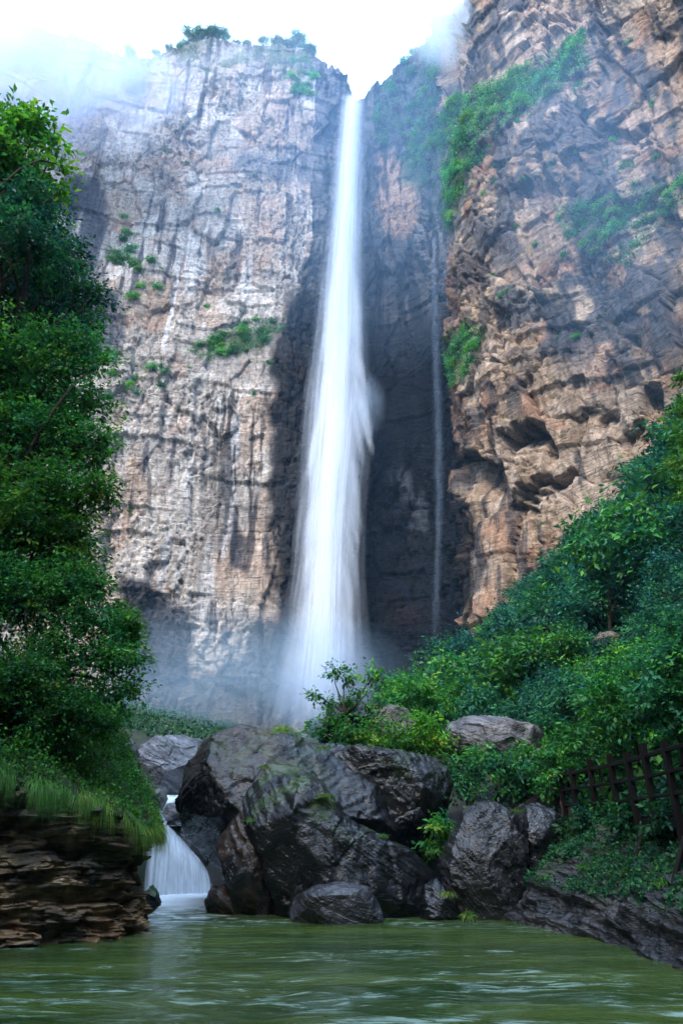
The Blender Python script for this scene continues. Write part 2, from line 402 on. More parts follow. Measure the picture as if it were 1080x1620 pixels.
def wall_xy(u, z, part):
    X = np.interp(u, _s, _c[:, 0]); Y = np.interp(u, _s, _c[:, 1]); nx = np.interp(u, _s, _n[:, 0]); ny = np.interp(u, _s, _n[:, 1])
    lean = 0.035 + (0.02 - 0.035) * sst(-6, 6, u - S_L) + 0.01 * sst(-6, 6, u - S_R)
    back = -lean * (z - 5)
    return X + nx * back, Y + ny * back, nx, ny
CLIFF_PTS = {}
def facc(x, y, s, tilt=1.0): return facet2(x, y, s, tilt)
def build_cliff(part, u, nrow, label):
    zb = 4.0
    lo = np.full(u.shape, 20.0); hi = np.full(u.shape, 250.0)
    for _ in range(40):
        mid = (lo + hi) / 2
        X, Y, nx, ny = wall_xy(u, mid, part)
        x, y = proj(X, Y, mid)
        below = y > np.interp(x, SKYLINE[:, 0], SKYLINE[:, 1])
        lo = np.where(below, mid, lo); hi = np.where(below, hi, mid)
    ztop = lo + (fbm2(u / 3.0, u * 0, 77, 4) - 0.5) * 3.0
    v = np.linspace(0, 1, nrow)
    U = np.repeat(u[:, None], nrow, 1); Z = zb + (ztop[:, None] - zb) * v[None, :]
    X, Y, nx, ny = wall_xy(U.ravel(), Z.ravel(), part)
    X = X.reshape(U.shape); Y = Y.reshape(U.shape); nx = nx.reshape(U.shape); ny = ny.reshape(U.shape)
    PX, PY = proj(X, Y, Z)
    blk, bed, grv = {'left': (0.75, 0.7, 0.8), 'gorge': (0.55, 0.5, 0.3), 'right': (1.25, 1.0, 0.3)}[part]
    # blend amplitudes over the part borders so that shared edges agree
    wL = sst(-3, 3, U - S_L); wR = sst(-3, 3, U - S_R); onR = sst(0.3, 3, U - S_R)
    blk = 0.46 * (1 - wL) + 0.5 * wL * (1 - wR) + 0.70 * wR
    bed = 0.30 * (1 - wL) + 0.25 * wL * (1 - wR) + 0.32 * wR
    grv = 0.35 * (1 - wL) + 0.15 * wL
    ja = 0.14 * (fbm2(U / 0.9, Z / 0.9, 9, 3) - 0.5)
    wu = U + 1.1 * (fbm2(U / 6, Z / 8, 1, 2) - 0.5) + ja + wR * 0.05 * Z; wz = Z + 1.0 * (fbm2(U / 8, Z / 6, 2, 2) - 0.5) + 0.10 * U - ja
    D = (fbm2(U / 28, Z / 46, 3, 4) - 0.5) * 7
    f1, c1, e1 = facet2(wu / 7, wz / 13, 4, 1.0, True); f2, c2, e2 = facet2(wu / 2.7 + 3, wz / 4.8, 5, 1.0, True)
    f3, c3, e3 = facet2(wu / 1.15, wz / 1.9, 6, 1.2, True); f4, c4 = facet2(wu / 0.55, wz / 0.7, 7, 1.3)
    rug = 0.25 + 1.2 * sst(0.38, 0.66, fbm2(U / 12, Z / 15, 8, 3))
    D += blk * (f1 * 3.8 + f2 * 2.2 * rug + f3 * (0.95 - 0.35 * wR) * rug + f4 * (0.40 - 0.2 * wR) * rug)
    D -= blk * (0.9 * sst(0.05, 0.0, e1) + 0.8 * sst(0.07, 0.0, e2) * rug + 0.45 * sst(0.09, 0.0, e3) * rug)
    b = wz / 5.0 + 0.9 * vn2(U / 18, Z / 30, 21); k = np.floor(b); fr = b - k
    amp = sst(0.35, 0.8, vn2(k * 7.31, U / 11, 22)); D += bed * (1 - fr) ** 1.6 * amp * 2.0
    b2 = wz / 1.45; k2 = np.floor(b2); D += bed * (1 - (b2 - k2)) * sst(0.45, 0.8, vn2(k2 * 3.7, U / 5, 23)) * 0.6
    D += grv * (np.abs(2 * vn2(wu / 1.2, Z / 20, 24) - 1) - 0.4) * 0.8
    wx = PX + 34 * (fbm2(U / 4, Z / 6, 31, 4) - 0.5); wy = PY + 44 * (fbm2(U / 4, Z / 6, 35, 4) - 0.5)
    def pm(poly, soft=10):
        P = np.array(poly); bb = (wx > P[:, 0].min() - 40) & (wx < P[:, 0].max() + 40) & (wy > P[:, 1].min() - 40) & (wy < P[:, 1].max() + 40)
        r = np.zeros(U.shape)
        if bb.any(): r[bb] = sst(-soft, soft, poly_sd(wx[bb], wy[bb], poly))
        return r
    def cave(roof, depth, h, soft=14):
        """hollow with a sharp roof along the given line that dies away downwards"""
        P = np.array(roof, float); qx = PX + 0.16 * (wx - PX); qy = PY + 0.16 * (wy - PY); so = min(soft, 0.22 * np.ptp(P[:, 0]))
        yr = np.interp(qx, P[:, 0], P[:, 1]) + 13 * (hsh(np.floor(qx / 12), qx * 0, qx * 0, 97) - 0.5); ends = sst(P[0, 0], P[0, 0] + so, qx) * sst(P[-1, 0], P[-1, 0] - so, qx)
        dd = qy - yr
        return -depth * onR * ends * sst(-1.5, 2.5, dd) * np.clip(1 - dd / h, 0, 1) ** 1.1
    st = fbm2(wu / 1.25, Z / 17, 41, 4); st2 = fbm2(wu / 2.6 + 5, Z / 30, 45, 3); g = fbm2(U / 6, Z / 9, 47, 4); g2 = fbm2(U / 11, Z / 15, 51, 4)
    C = np.zeros(U.shape + (3,)); wet = np.zeros(U.shape)
    if part == 'left':
        C[:] = (0.38, 0.335, 0.295)
        C = lerp(C, (0.57, 0.51, 0.45), sst(0.42, 0.6, g)); C = lerp(C, (0.44, 0.32, 0.235), 0.65 * sst(0.52, 0.66, g2))
        C = lerp(C, (0.40, 0.24, 0.17), 0.4 * sst(0.6, 0.75, fbm2(U / 3, Z / 5, 55, 4)))
        C = lerp(C, (0.60, 0.58, 0.56), 0.8 * sst(0.58, 0.72, st2) * pm([(240, 380), (450, 380), (420, 700), (330, 1000), (200, 900), (190, 560)], 30))
        C = lerp(C, (0.07, 0.07, 0.085), 0.85 * sst(0.55, 0.67, st) * sst(0.38, 0.55, fbm2(U / 12, Z / 20, 57, 3)))
        C = lerp(C, (0.10, 0.10, 0.12), 0.75 * pm([(215, 215), (300, 215), (350, 240), (520, 230), (530, 290), (400, 300), (300, 250), (240, 290)], 14) * sst(0.40, 0.58, g))
        C = lerp(C, (0.07, 0.075, 0.09), 0.9 * pm([(105, 260), (165, 280), (190, 400), (200, 560), (110, 600), (90, 400)], 14) * sst(0.36, 0.5, st2 + 0.1))
        C = lerp(C, (0.045, 0.045, 0.055), 0.92 * pm([(195, 920), (240, 935), (300, 960), (292, 1080), (190, 1090)], 8))
        C = lerp(C, (0.06, 0.055, 0.055), 0.85 * pm([(285, 1066), (350, 1062), (400, 990), (450, 985), (450, 1210), (180, 1210), (190, 1085)], 7))
        C = lerp(C, (0.05, 0.05, 0.06), 0.9 * pm([(350, 800), (385, 840), (395, 900), (365, 895)], 8))
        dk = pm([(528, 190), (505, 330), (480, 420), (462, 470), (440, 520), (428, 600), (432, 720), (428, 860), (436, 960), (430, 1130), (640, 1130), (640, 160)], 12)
        C = lerp(C, (0.011, 0.012, 0.015), 0.96 * dk); wet = np.maximum(wet, dk * 0.9)  # wet rock near the fall, with recess shade painted into the colour
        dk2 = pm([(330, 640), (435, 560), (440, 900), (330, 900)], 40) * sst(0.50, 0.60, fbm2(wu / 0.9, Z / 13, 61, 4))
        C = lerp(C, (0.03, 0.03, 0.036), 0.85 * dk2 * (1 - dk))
        C = lerp(C, (0.06, 0.10, 0.035), 0.8 * pm([(300, 550), (350, 530), (400, 510), (440, 508), (430, 540), (380, 560), (330, 570)], 10))
        C = lerp(C, (0.07, 0.09, 0.05), 0.6 * pm([(170, 560), (300, 560), (300, 590), (170, 620)], 16) * sst(0.45, 0.6, g))
        C = lerp(C, (0.06, 0.10, 0.05), 0.8 * pm([(190, 60), (560, 60), (556, 160), (500, 130), (430, 125), (300, 118), (200, 190)], 10) * sst(0.42, 0.55, g))
    elif part == 'gorge':
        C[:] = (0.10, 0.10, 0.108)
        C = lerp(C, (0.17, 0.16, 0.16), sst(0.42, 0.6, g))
        low = sst(360, 600, wy + 90 * (g2 - 0.5)); C = lerp(C, (0.006, 0.007, 0.009), 0.98 * low); wet = 0.6 * low + 0.2  # wet rock, painted darker still to stand for shade in the recess
        C = lerp(C, (0.38, 0.25, 0.17), 0.9 * pm([(592, 270), (625, 250), (660, 300), (668, 350), (630, 390), (612, 400), (598, 330)], 9))
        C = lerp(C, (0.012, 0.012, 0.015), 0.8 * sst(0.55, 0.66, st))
        C = lerp(C, (0.09, 0.10, 0.115), 0.6 * pm([(615, 745), (650, 750), (695, 830), (690, 850), (640, 800)], 10) * sst(0.42, 0.55, st))
        C = lerp(C, (0.02, 0.013, 0.011), 0.7 * pm([(605, 955), (660, 955), (670, 985), (610, 990)], 10))
        C = lerp(C, (0.05, 0.10, 0.045), 0.75 * pm([(590, 130), (690, 0), (700, 200), (690, 340), (660, 300), (600, 260)], 14) * sst(0.42, 0.56, g))
    else:
        C[:] = (0.35, 0.252, 0.175)
        C = lerp(C, (0.43, 0.33, 0.25), sst(0.45, 0.6, g)); C = lerp(C, (0.30, 0.155, 0.095), 0.6 * sst(0.55, 0.68, fbm2(U / 4, Z / 6, 63, 4)))
        gr = np.maximum(sst(0.44, 0.54, g2) * sst(640, 520, wy), 0.9 * pm([(690, 110), (820, 200), (960, 60), (1000, 300), (860, 330), (830, 420), (760, 470), (700, 440)], 26))
        C = lerp(C, (0.085, 0.088, 0.098), 0.9 * gr * sst(0.34, 0.5, fbm2(U / 3, Z / 4.5, 65, 4)))
        C = lerp(C, (0.40, 0.28, 0.20), 0.9 * pm([(960, 60), (1080, 20), (1080, 240), (1010, 260), (970, 200)], 14) * sst(0.42, 0.5, g))
        C = lerp(C, (0.43, 0.30, 0.21), 0.9 * pm([(820, 0), (930, 0), (900, 60), (840, 90)], 12))
        C = lerp(C, (0.07, 0.07, 0.08), 0.9 * pm([(858, 480), (905, 470), (915, 560), (860, 565)], 8))
        C = lerp(C, (0.09, 0.09, 0.10), 0.9 * pm([(870, 400), (950, 330), (1080, 300), (1080, 540), (1030, 600), (980, 500)], 16) * sst(0.40, 0.5, fbm2(U / 3, Z / 5, 67, 4)))
        C = lerp(C, (0.13, 0.07, 0.05), 0.75 * pm([(700, 420), (745, 480), (735, 640), (760, 700), (700, 700)], 10))
        C = lerp(C, (0.06, 0.06, 0.065), 0.8 * sst(0.57, 0.67, st) * sst(0.42, 0.55, fbm2(U / 9, Z / 12, 69, 3)))
        C = lerp(C, (0.05, 0.05, 0.055), 0.85 * pm([(744, 800), (760, 830), (770, 930), (748, 960)], 7))
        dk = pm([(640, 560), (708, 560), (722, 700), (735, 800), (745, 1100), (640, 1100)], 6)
        C = lerp(C, (0.010, 0.011, 0.013), 0.96 * dk); wet = np.maximum(wet, dk)  # wet edge of the recess, its shade painted in as well
        vg = np.maximum(pm([(690, 180), (780, 130), (920, 65), (930, 100), (850, 170), (780, 200), (740, 300), (715, 370), (690, 330)], 10),
                        pm([(703, 560), (740, 515), (760, 520), (745, 600), (712, 610)], 8))
        C = lerp(C, (0.05, 0.10, 0.035), 0.85 * vg)
        D += cave([(722, 712), (740, 716), (760, 726), (792, 736)], 6.0, 78)
        D += cave([(793, 692), (815, 680), (835, 674), (862, 676), (878, 702)], 6.5, 52)
        D += cave([(806, 770), (850, 758), (880, 746), (908, 731)], 4.0, 24)
        D += cave([(790, 800), (815, 778), (868, 776)], 2.4, 34)
        D += cave([(902, 600), (918, 594), (931, 600)], 2.2, 30)
        D += cave([(1018, 622), (1040, 611), (1056, 610)], 6.0, 64)
        D += cave([(980, 690), (1002, 680), (1026, 668)], 3.6, 22)
        D += cave([(940, 664), (958, 655), (976, 652)], 2.0, 30)
        D += cave([(812, 906), (820, 898), (830, 897)], 3.2, 36)
        D += cave([(835, 30), (870, 14), (895, 22)], 3.0, 16)
        # ledge that carries the belt of bushes: rock above it is set back
        le = np.interp(wx, [680, 700, 740, 800, 860, 930, 1000], [330, 240, 200, 160, 120, 70, -40])
        D -= 4.0 * onR * sst(-6, 30, le - wy) * sst(650, 690, wx)
        D += cave([(940, 200), (985, 210), (1030, 190)], 2.2, 30)
    hue = 0.85 + 0.3 * c2 * 0.6 + 0.3 * (c3 - 0.3) * 0.5
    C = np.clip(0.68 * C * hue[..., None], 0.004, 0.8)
    D = np.where(Z < 8, D * np.clip((Z - 4) / 4, 0.2, 1), D)
    X2 = X + nx * D; Y2 = Y + ny * D
    Z2 = Z + 0.25 * (fbm2(U / 1.5, Z / 1.5, 71, 2) - 0.5)
    # plateau behind the rim
    nb = 14
    kk = np.arange(1, nb + 1)[None, :] ** 1.35
    Xb = X2[:, -1:] - nx[:, -1:] * kk * 0.9; Yb = Y2[:, -1:] - ny[:, -1:] * kk * 0.9
    Zb = Z2[:, -1:] + (fbm2(np.repeat(u[:, None], nb, 1) / 3, np.repeat(kk, len(u), 0) / 3, 73, 3) - 0.45) * 1.4 - 0.10 * kk
    V = np.stack([np.c_[X2, Xb], np.c_[Y2, Yb], np.c_[Z2, Zb]], 2)
    Cb = np.zeros((len(u), nb, 3)); Cb[:] = (0.05, 0.085, 0.035)
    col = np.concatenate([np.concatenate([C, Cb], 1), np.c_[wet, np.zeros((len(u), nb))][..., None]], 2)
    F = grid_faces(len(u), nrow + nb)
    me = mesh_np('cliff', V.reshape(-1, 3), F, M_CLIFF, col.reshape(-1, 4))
    o = link('cliff', me); props(o, label, None, None, 'structure')
    px2, py2 = proj(X2, Y2, Z2)
    CLIFF_PTS[part] = (np.stack([X2, Y2, Z2], 2).reshape(-1, 3), px2.ravel(), py2.ravel(), np.stack([nx, ny, nx * 0], 2).reshape(-1, 3))
    return o
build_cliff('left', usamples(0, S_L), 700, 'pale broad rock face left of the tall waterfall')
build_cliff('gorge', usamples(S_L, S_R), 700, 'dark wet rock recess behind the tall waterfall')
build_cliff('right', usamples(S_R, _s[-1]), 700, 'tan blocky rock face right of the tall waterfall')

# ------------------------------------------------------------------ terrain
def ground(X, Y):
    base = np.interp(Y, [-200, 18.5, 23.7, 24.4, 27, 60, 100, 130, 300], [-1.3, -1.3, -1.0, 1.5, 1.9, 7.5, 13.5, 17, 25])
    bL = np.interp(Y, [-200, 18.5, 27.6, 28.3, 31, 60, 100, 130, 300], [-1.3, -1.3, -1.0, 1.4, 1.9, 7.5, 13.5, 17, 25])
    base = bL + (base - bL) * sst(-2.5, 0.5, X)          # the channel of the cascade reaches further back
    xr = np.interp(Y, [-50, 10, 18, 23, 27, 60], [8.6, 8.4, 8.2, 7.6, 4.8, 4.0])
    xl = np.interp(Y, [-50, 12, 16, 20, 26, 60, 100], [6.5, 6.5, 6.0, 6.0, 7.5, 7, 8])
    z = base
    rr = np.maximum(0, X - xr); ll = np.maximum(0, -X - xl)
    z = z + np.minimum(0.62 * rr, 34) + np.where(Y < 24, 2.9 * sst(0, 2.0, rr), 0)
    z = z + np.minimum(np.interp(Y, [30, 55], [0.62, 0.22]) * ll, 34) + np.where(Y < 24, 3.6 * sst(0, 1.6, ll), 0)
    z = z + 0.4 * np.clip(X - 14, 0, 30)
    z = z + np.clip(1.7 * (-Y - 14), 0, 95)  # unseen hill behind the camera, added to shade the foreground
    z = np.where(Y < 6, np.minimum(z, 80), z)
    z = z + np.clip(1.5 * (-X - 24), 0, 12) * sst(50, 30, Y) + np.clip(1.3 * (X - 34), 0, 50) * sst(40, 20, Y)  # unseen side hills, shaped for how much sun they block
    z = z + (fbm2(X / 5, Y / 5, 81, 4) - 0.5) * 1.6 * sst(21, 28, Y) + (fbm2(X / 3, Y / 3, 82, 4) - 0.5) * 0.8 * sst(1, 4, rr + ll)
    return z
gx = np.r_[np.arange(-170, -40, 5), np.arange(-40, 60, 0.5), np.arange(60, 175, 5)]
gy = np.r_[np.arange(-80, 0, 4), np.arange(0, 110, 0.5), np.arange(110, 240, 5)]
GX, GY = np.meshgrid(gx, gy, indexing='ij')
GZ = ground(GX, GY)
gc = np.zeros(GX.shape + (4,)); gn = fbm2(GX / 4, GY / 4, 83, 4)
gc[..., :3] = lerp(np.array((0.010, 0.018, 0.007)) + np.zeros(GX.shape + (3,)), (0.018, 0.016, 0.011), sst(0.45, 0.6, gn))
gc[..., :3] = lerp(gc[..., :3], (0.015, 0.03, 0.018), sst(45, 60, GY) * sst(6, -2, GX))
me = mesh_np('ground', np.stack([GX, GY, GZ], 2).reshape(-1, 3), grid_faces(len(gx), len(gy)), M_SOIL, gc.reshape(-1, 4), smooth=True)
props(link('ground', me), 'forested valley floor and slopes below the cliffs, plus an added shading hill behind', None, None, 'structure')

# ------------------------------------------------------------------ leaves
def unit(v): return v / (np.linalg.norm(v, axis=-1, keepdims=True) + 1e-9)
def leaves(cen, axis, nrm, L, Wd, col, fold=0.18):
    axis = unit(axis); side = unit(np.cross(nrm, axis)); n2 = np.cross(axis, side)
    L = L[:, None]; Wd = Wd[:, None]
    v0 = cen; v2 = cen + axis * L - n2 * L * 0.10
    mid = cen + axis * L * 0.48 + n2 * Wd * fold
    v1 = mid + side * Wd * 0.5; v3 = mid - side * Wd * 0.5
    V = np.stack([v0, v1, v2, v3], 1).reshape(-1, 3)
    i = np.arange(len(cen))[:, None] * 4
    F = np.concatenate([i + np.array([[0, 1, 2]]), i + np.array([[0, 2, 3]])], 0)
    C = np.repeat(np.c_[col, np.zeros(len(col))], 4, 0)
    return V, F, C
DARK = np.array([(0.016, 0.070, 0.034), (0.024, 0.10, 0.030), (0.018, 0.080, 0.050), (0.045, 0.14, 0.03)])
MID = np.array([(0.028, 0.13, 0.030), (0.05, 0.18, 0.028), (0.022, 0.11, 0.050), (0.09, 0.23, 0.03)])
LIGHT = np.array([(0.07, 0.24, 0.03), (0.11, 0.29, 0.03), (0.045, 0.18, 0.035), (0.16, 0.31, 0.04)])
DARK, MID, LIGHT = DARK * (1.35, 1.75, 1.5), MID * (1.35, 1.7, 1.3), LIGHT * (1.1, 1.3, 0.9)
def crown(blobs, nclump, nper, L, cr, pal, rng, flat=0.62, droop=0.3, shell=0.5, under=0.55):
    B = np.array(blobs, float); w = (B[:, 3:].prod(1)) ** (2 / 3); w /= w.sum()
    bi = rng.choice(len(B), nclump, p=w)
    v = unit(rng.normal(size=(nclump, 3)))
    flip = (v[:, 2] < -0.15) & (rng.random(nclump) < under); v[flip, 2] *= -1
    r = shell + (1 - shell) * rng.random(nclump) ** 0.6
    r *= 1 + 0.40 * (rng.random(nclump) - 0.45)
    c = B[bi, :3] + v * B[bi, 3:] * r[:, None]
    pc = pal[rng.choice(len(pal), nclump, p=np.array([0.34, 0.3, 0.22, 0.14]))] * (0.6 + 0.75 * rng.random(nclump))[:, None]
    tip = (r > 0.88) & (rng.random(nclump) < 0.35); pc[tip] = pc[tip] * (1.9, 1.45, 0.9)      # outer clumps painted lighter, standing in for lit foliage
    lat = unit(np.cross(v, (0, 0, 1.0)) + 0.35 * rng.normal(size=(nclump, 3))); up = np.cross(lat, v)
    g1, g2, g3 = rng.normal(size=(3, nclump, nper, 1)); el = (0.5 + 0.8 * rng.random(nclump))[:, None, None]
    off = cr * (v[:, None] * g1 * 0.62 * el + lat[:, None] * g2 * 0.40 + up[:, None] * g3 * 0.45 * flat * 0.7)
    off[..., 2] -= 0.30 * (off[..., :2] ** 2).sum(-1) / cr
    cen = (c[:, None] + off).reshape(-1, 3); vv = np.repeat(v, nper, 0)
    n = len(cen)
    axis = 0.5 * vv + 0.9 * unit(off.reshape(-1, 3)) * (1, 1, 0.3) + 0.5 * rng.normal(size=(n, 3)) + (0, 0, -droop)
    nrm = np.array((0, 0, 1.0)) + 0.45 * vv + 0.45 * rng.normal(size=(n, 3))
    s = L * (0.5 + 0.9 * rng.random(n))
    col = np.repeat(pc, nper, 0) * (0.75 + 0.5 * rng.random(n))[:, None]
    return leaves(cen, axis, nrm, s, s * (0.45 + 0.15 * rng.random(n)), np.clip(col, 0.004, 0.4)), c
def limb_path(a, b, rng, sag=0.12, n=6):
    a = np.array(a, float); b = np.array(b, float); t = np.linspace(0, 1, n)[:, None]
    d = np.linalg.norm(b - a); j = rng.normal(size=3) * d * sag * 0.5; j[2] = abs(j[2])
    return a + (b - a) * t + np.sin(t * np.pi) * j + rng.normal(size=(n, 3)) * d * 0.012 * (np.sin(t * np.pi))
def build_tree(name, base, blobs, label, cat, group, nclump, nper, L, cr, pal, seed, rad=0.12, twigs=24, fork=None, mat=None, **kw):
    """thing (Empty at the foot) > trunk, limb..., crown"""
    rng = np.random.default_rng(seed); base = np.array(base, float)
    root = empty(name, base, label, cat, group)
    B = np.array(blobs, float).copy(); B[:, :3] -= base
    (V, F, C), cl = crown(B, nclump, nper, L, cr, pal, rng, **kw)
    cen = (B[:, :3] * B[:, 3:4]).sum(0) / B[:, 3].sum()
    fk = np.array(fork) - base if fork is not None else cen * 0.55
    tp = limb_path((0, 0, -0.3), fk, rng, 0.15, 7)
    tv, tf = tube(tp, np.linspace(rad * 1.25, rad * 0.75, 7), 8, seed)
    from_quads('trunk', tv, tf, M_BARK, root, True)
    for i, b in enumerate(B):
        lp = limb_path(fk, b[:3], rng, 0.2, 6)
        lv, lf = tube(lp, np.linspace(rad * 0.6, rad * 0.14, 6), 6, seed + i)
        limb = from_quads('limb', lv, lf, M_BARK, root, True)
    tw = []
    for q in rng.choice(len(cl), min(twigs, len(cl)), replace=False):
        j = np.argmin(np.linalg.norm(B[:, :3] - cl[q], axis=1))
        s0 = B[j, :3] * 0.8 + fk * 0.2
        wv, wf = tube(limb_path(s0, cl[q], rng, 0.2, 4), np.linspace(rad * 0.15, rad * 0.04, 4), 4, q); tw.append((wv, wf, np.zeros((len(wv), 1))))
    if tw:
        wv, wf, _ = merge(tw); from_quads('twigs', wv, wf, M_BARK, root)['kind'] = 'stuff'
    me = mesh_np('crown', V, F, mat or M_LEAF, C); cw = link('crown', me, root)
    return root
def copy_tree(o, loc, rz, s, label, group):
    r = o.copy(); COL.objects.link(r); r.location = loc; r.rotation_euler = (0, 0, rz); r.scale = (s[0], s[0], s[1])
    r['label'] = label
    if group: r['group'] = group
    for ch in o.children:
        c = ch.copy(); COL.objects.link(c); c.parent = r
    return r
def PB(lst, Y):
    out = []
    for q in lst:
        y0 = q[3] if len(q) > 3 else Y
        p = at(q[0], q[1], y0); r = q[2] * px_m(q[0], q[1], y0)
        out.append((*p, r, r * 0.9, r * 0.85))
    return out
def g_at(X, Y): return float(ground(np.array([X], float), np.array([Y], float))[0])

# trees of the left bank -------------------------------------------------
LT = [
 ('light maple like tree leaning over the top of the left bank trees', 18.0, [(18, 200, 42), (62, 208, 26), (28, 262, 42), (100, 296, 14), (-60, 240, 80), (84, 232, 16), (100, 262, 12), (-20, 300, 60)], (-13, 18), 330, 26, 0.26, 0.55, LIGHT * 0.75, 0.16),
 ('tall dark glossy tree below the light maple on the left', 20.0, [(20, 380, 85), (95, 405, 42), (118, 470, 42), (135, 515, 26), (40, 470, 85), (-70, 420, 110), (80, 330, 30), (50, 308, 36), (150, 468, 20), (36, 335, 46, 16.6), (50, 300, 28, 17.0), (10, 390, 60, 16.8), (60, 390, 40, 17)], (-12, 20), 950, 26, 0.17, 0.5, DARK * (1.0, 1.15, 1.5), 0.2),
 ('dark broadleaf tree halfway up the left bank', 18.6, [(50, 590, 85), (120, 555, 42), (138, 640, 36), (-60, 600, 110), (120, 700, 50), (152, 735, 24), (50, 700, 85), (158, 575, 18), (165, 700, 22)], (-10.5, 18.6), 950, 26, 0.16, 0.48, (DARK + 3 * MID) / 4, 0.18),
 ('bushy mid green tree with a bare twig tip on the left bank', 17.6, [(90, 785, 60), (150, 780, 26), (40, 840, 75), (-60, 800, 100), (110, 850, 40), (125, 895, 30), (150, 925, 24), (178, 790, 13)], (-9.5, 17.6), 760, 26, 0.14, 0.42, (MID + LIGHT) / 2, 0.14),
 ('low spreading bush tree above the grassy left bank', 17.2, [(95, 940, 62), (150, 985, 42), (30, 960, 80), (185, 1045, 36), (212, 1090, 24), (110, 1050, 70), (180, 1105, 34), (-60, 950, 100)], (-8.2, 17.4), 950, 26, 0.12, 0.36, (MID * 2 + DARK) / 3, 0.12),
 ('dense low bush hanging at the left frame edge over the bank', 16.2, [(40, 1085, 70), (-20, 1120, 80), (120, 1130, 44), (60, 1160, 40), (160, 1150, 26)], (-8.0, 16.8), 700, 26, 0.10, 0.3, MID * 0.85, 0.09),
 ('tall dark tree filling the gaps behind the other left bank trees', 22.5, [(10, 330, 70), (60, 450, 60), (20, 540, 80), (70, 640, 60), (40, 720, 80), (80, 800, 50), (30, 900, 90), (100, 880, 40), (90, 520, 50)], (-13, 22.5), 1000, 24, 0.2, 0.6, DARK, 0.2),
 ('small yellowish shrub at the outer corner of the left bank', 18.2, [(190, 990, 26), (205, 1010, 20), (175, 960, 16), (215, 1040, 16)], (-7.0, 18.4), 130, 24, 0.12, 0.32, LIGHT * 0.6, 0.06),
]
for i, (lab, Y, bl, bxy, nc, npr, Ls, cr, pal, rad) in enumerate(LT):
    b = (bxy[0], bxy[1], g_at(*bxy))
    build_tree('tree' if i < 4 else 'bush', b, PB(bl, Y), lab, 'tree' if i < 4 else 'bush', None, nc, npr, Ls, cr, pal, 100 + i, rad, twigs=60)

# forest of the right slope ----------------------------------------------
def proto(name, seed, pal, h, r, nclump, L, cr, conif=False):
    rng = np.random.default_rng(seed); bl = []
    nb = 11
    for k in range(nb):
        a = k * 2.4 + seed; rr = r * ((0.35 + 0.5 * rng.random()) if k else 0.1)
        bl.append((rr * math.cos(a), rr * math.sin(a), h * (0.38 + 0.56 * rng.random() * (1.05 - 0.4 * rr / r)) if k else h * 0.86, r * (0.26 + 0.2 * rng.random()), r * (0.26 + 0.2 * rng.random()), r * (0.20 + 0.14 * rng.random())))
    return build_tree(name, (0, 0, 0), bl, 'x', 'tree', None, nclump, 16, L, cr, pal * (0.55, 0.62, 0.85), seed, 0.11, twigs=10, fork=(0.1, 0, h * 0.4), mat=M_LEAF_FAR)
protos = [proto('broadleaf_tree', 201, DARK * 1.15, 6.0, 2.6, 230, 0.34, 0.85), proto('broadleaf_tree', 202, MID, 5.4, 2.8, 230, 0.32, 0.8),
          proto('broadleaf_tree', 203, (MID + LIGHT) / 2, 4.8, 2.4, 210, 0.36, 0.8), proto('broadleaf_tree', 204, DARK * (0.9, 1.1, 1.5), 6.6, 2.5, 240, 0.28, 0.9),
          proto('broadleaf_tree', 205, LIGHT * 0.8, 4.2, 2.3, 190, 0.38, 0.75)]
KIND = ['dark green', 'mid green', 'fresh green', 'blue green glossy', 'bright yellow green']
CANOPY = [(590, 1130), (640, 1075), (740, 965), (800, 945), (880, 885), (920, 835), (1000, 765), (1060, 690), (1140, 560), (1400, 500), (1400, 1330), (1000, 1230), (880, 1230), (860, 1180), (700, 1140), (620, 1130)]
ORD = ['first', 'second', 'third', 'fourth', 'fifth', 'sixth', 'seventh', 'eighth', 'ninth', 'tenth', 'eleventh', 'twelfth', 'thirteenth', 'fourteenth', 'fifteenth', 'sixteenth',
       'seventeenth', 'eighteenth', 'nineteenth', 'twentieth'] + [t + '-' + o for t in ('twenty', 'thirty', 'forty', 'fifty', 'sixty', 'seventy') for o in ('first', 'second', 'third', 'fourth', 'fifth', 'sixth', 'seventh', 'eighth', 'ninth')]
placed = []
rr_ = np.random.default_rng(42)
def plant(n, yr, xr, sr, xmax, pack):
    tries = 0; got = 0
    while got < n and tries < 12000:
        tries += 1
        Y = yr[0] + (yr[1] - yr[0]) * rr_.random() ** 1.1; X = xr[0] + (xr[1] - xr[0]) * rr_.random()
        zg = g_at(X, Y)
        if zg > 48: continue
        s = sr[0] + (sr[1] - sr[0]) * rr_.random()
        tx, ty = proj(np.array([X]), np.array([Y]), np.array([zg + 5.8 * s])); mx, my = proj(np.array([X]), np.array([Y]), np.array([zg + 3.0 * s]))
        if poly_sd(tx, ty, CANOPY)[0] < -6 or poly_sd(mx, my, CANOPY)[0] < 4 or mx[0] > xmax: continue
        if Y < 25 and X < 9.6: continue
        rad = 1.9 * s
        if any((X - a) ** 2 + (Y - b) ** 2 < (rad + c) ** 2 * pack for a, b, c, *_ in placed): continue
        placed.append((X, Y, rad, zg, s, float(tx[0]), float(ty[0]))); got += 1
plant(45, (13, 34), (7.5, 22), (0.38, 0.62), 1260, 0.40)
plant(16, (34, 55), (16, 34), (1.0, 1.4), 1230, 0.40)
plant(120, (30, 80), (3, 48), (0.55, 1.05), 1190, 0.45)
placed.sort(key=lambda q: q[5])
cnt = {}
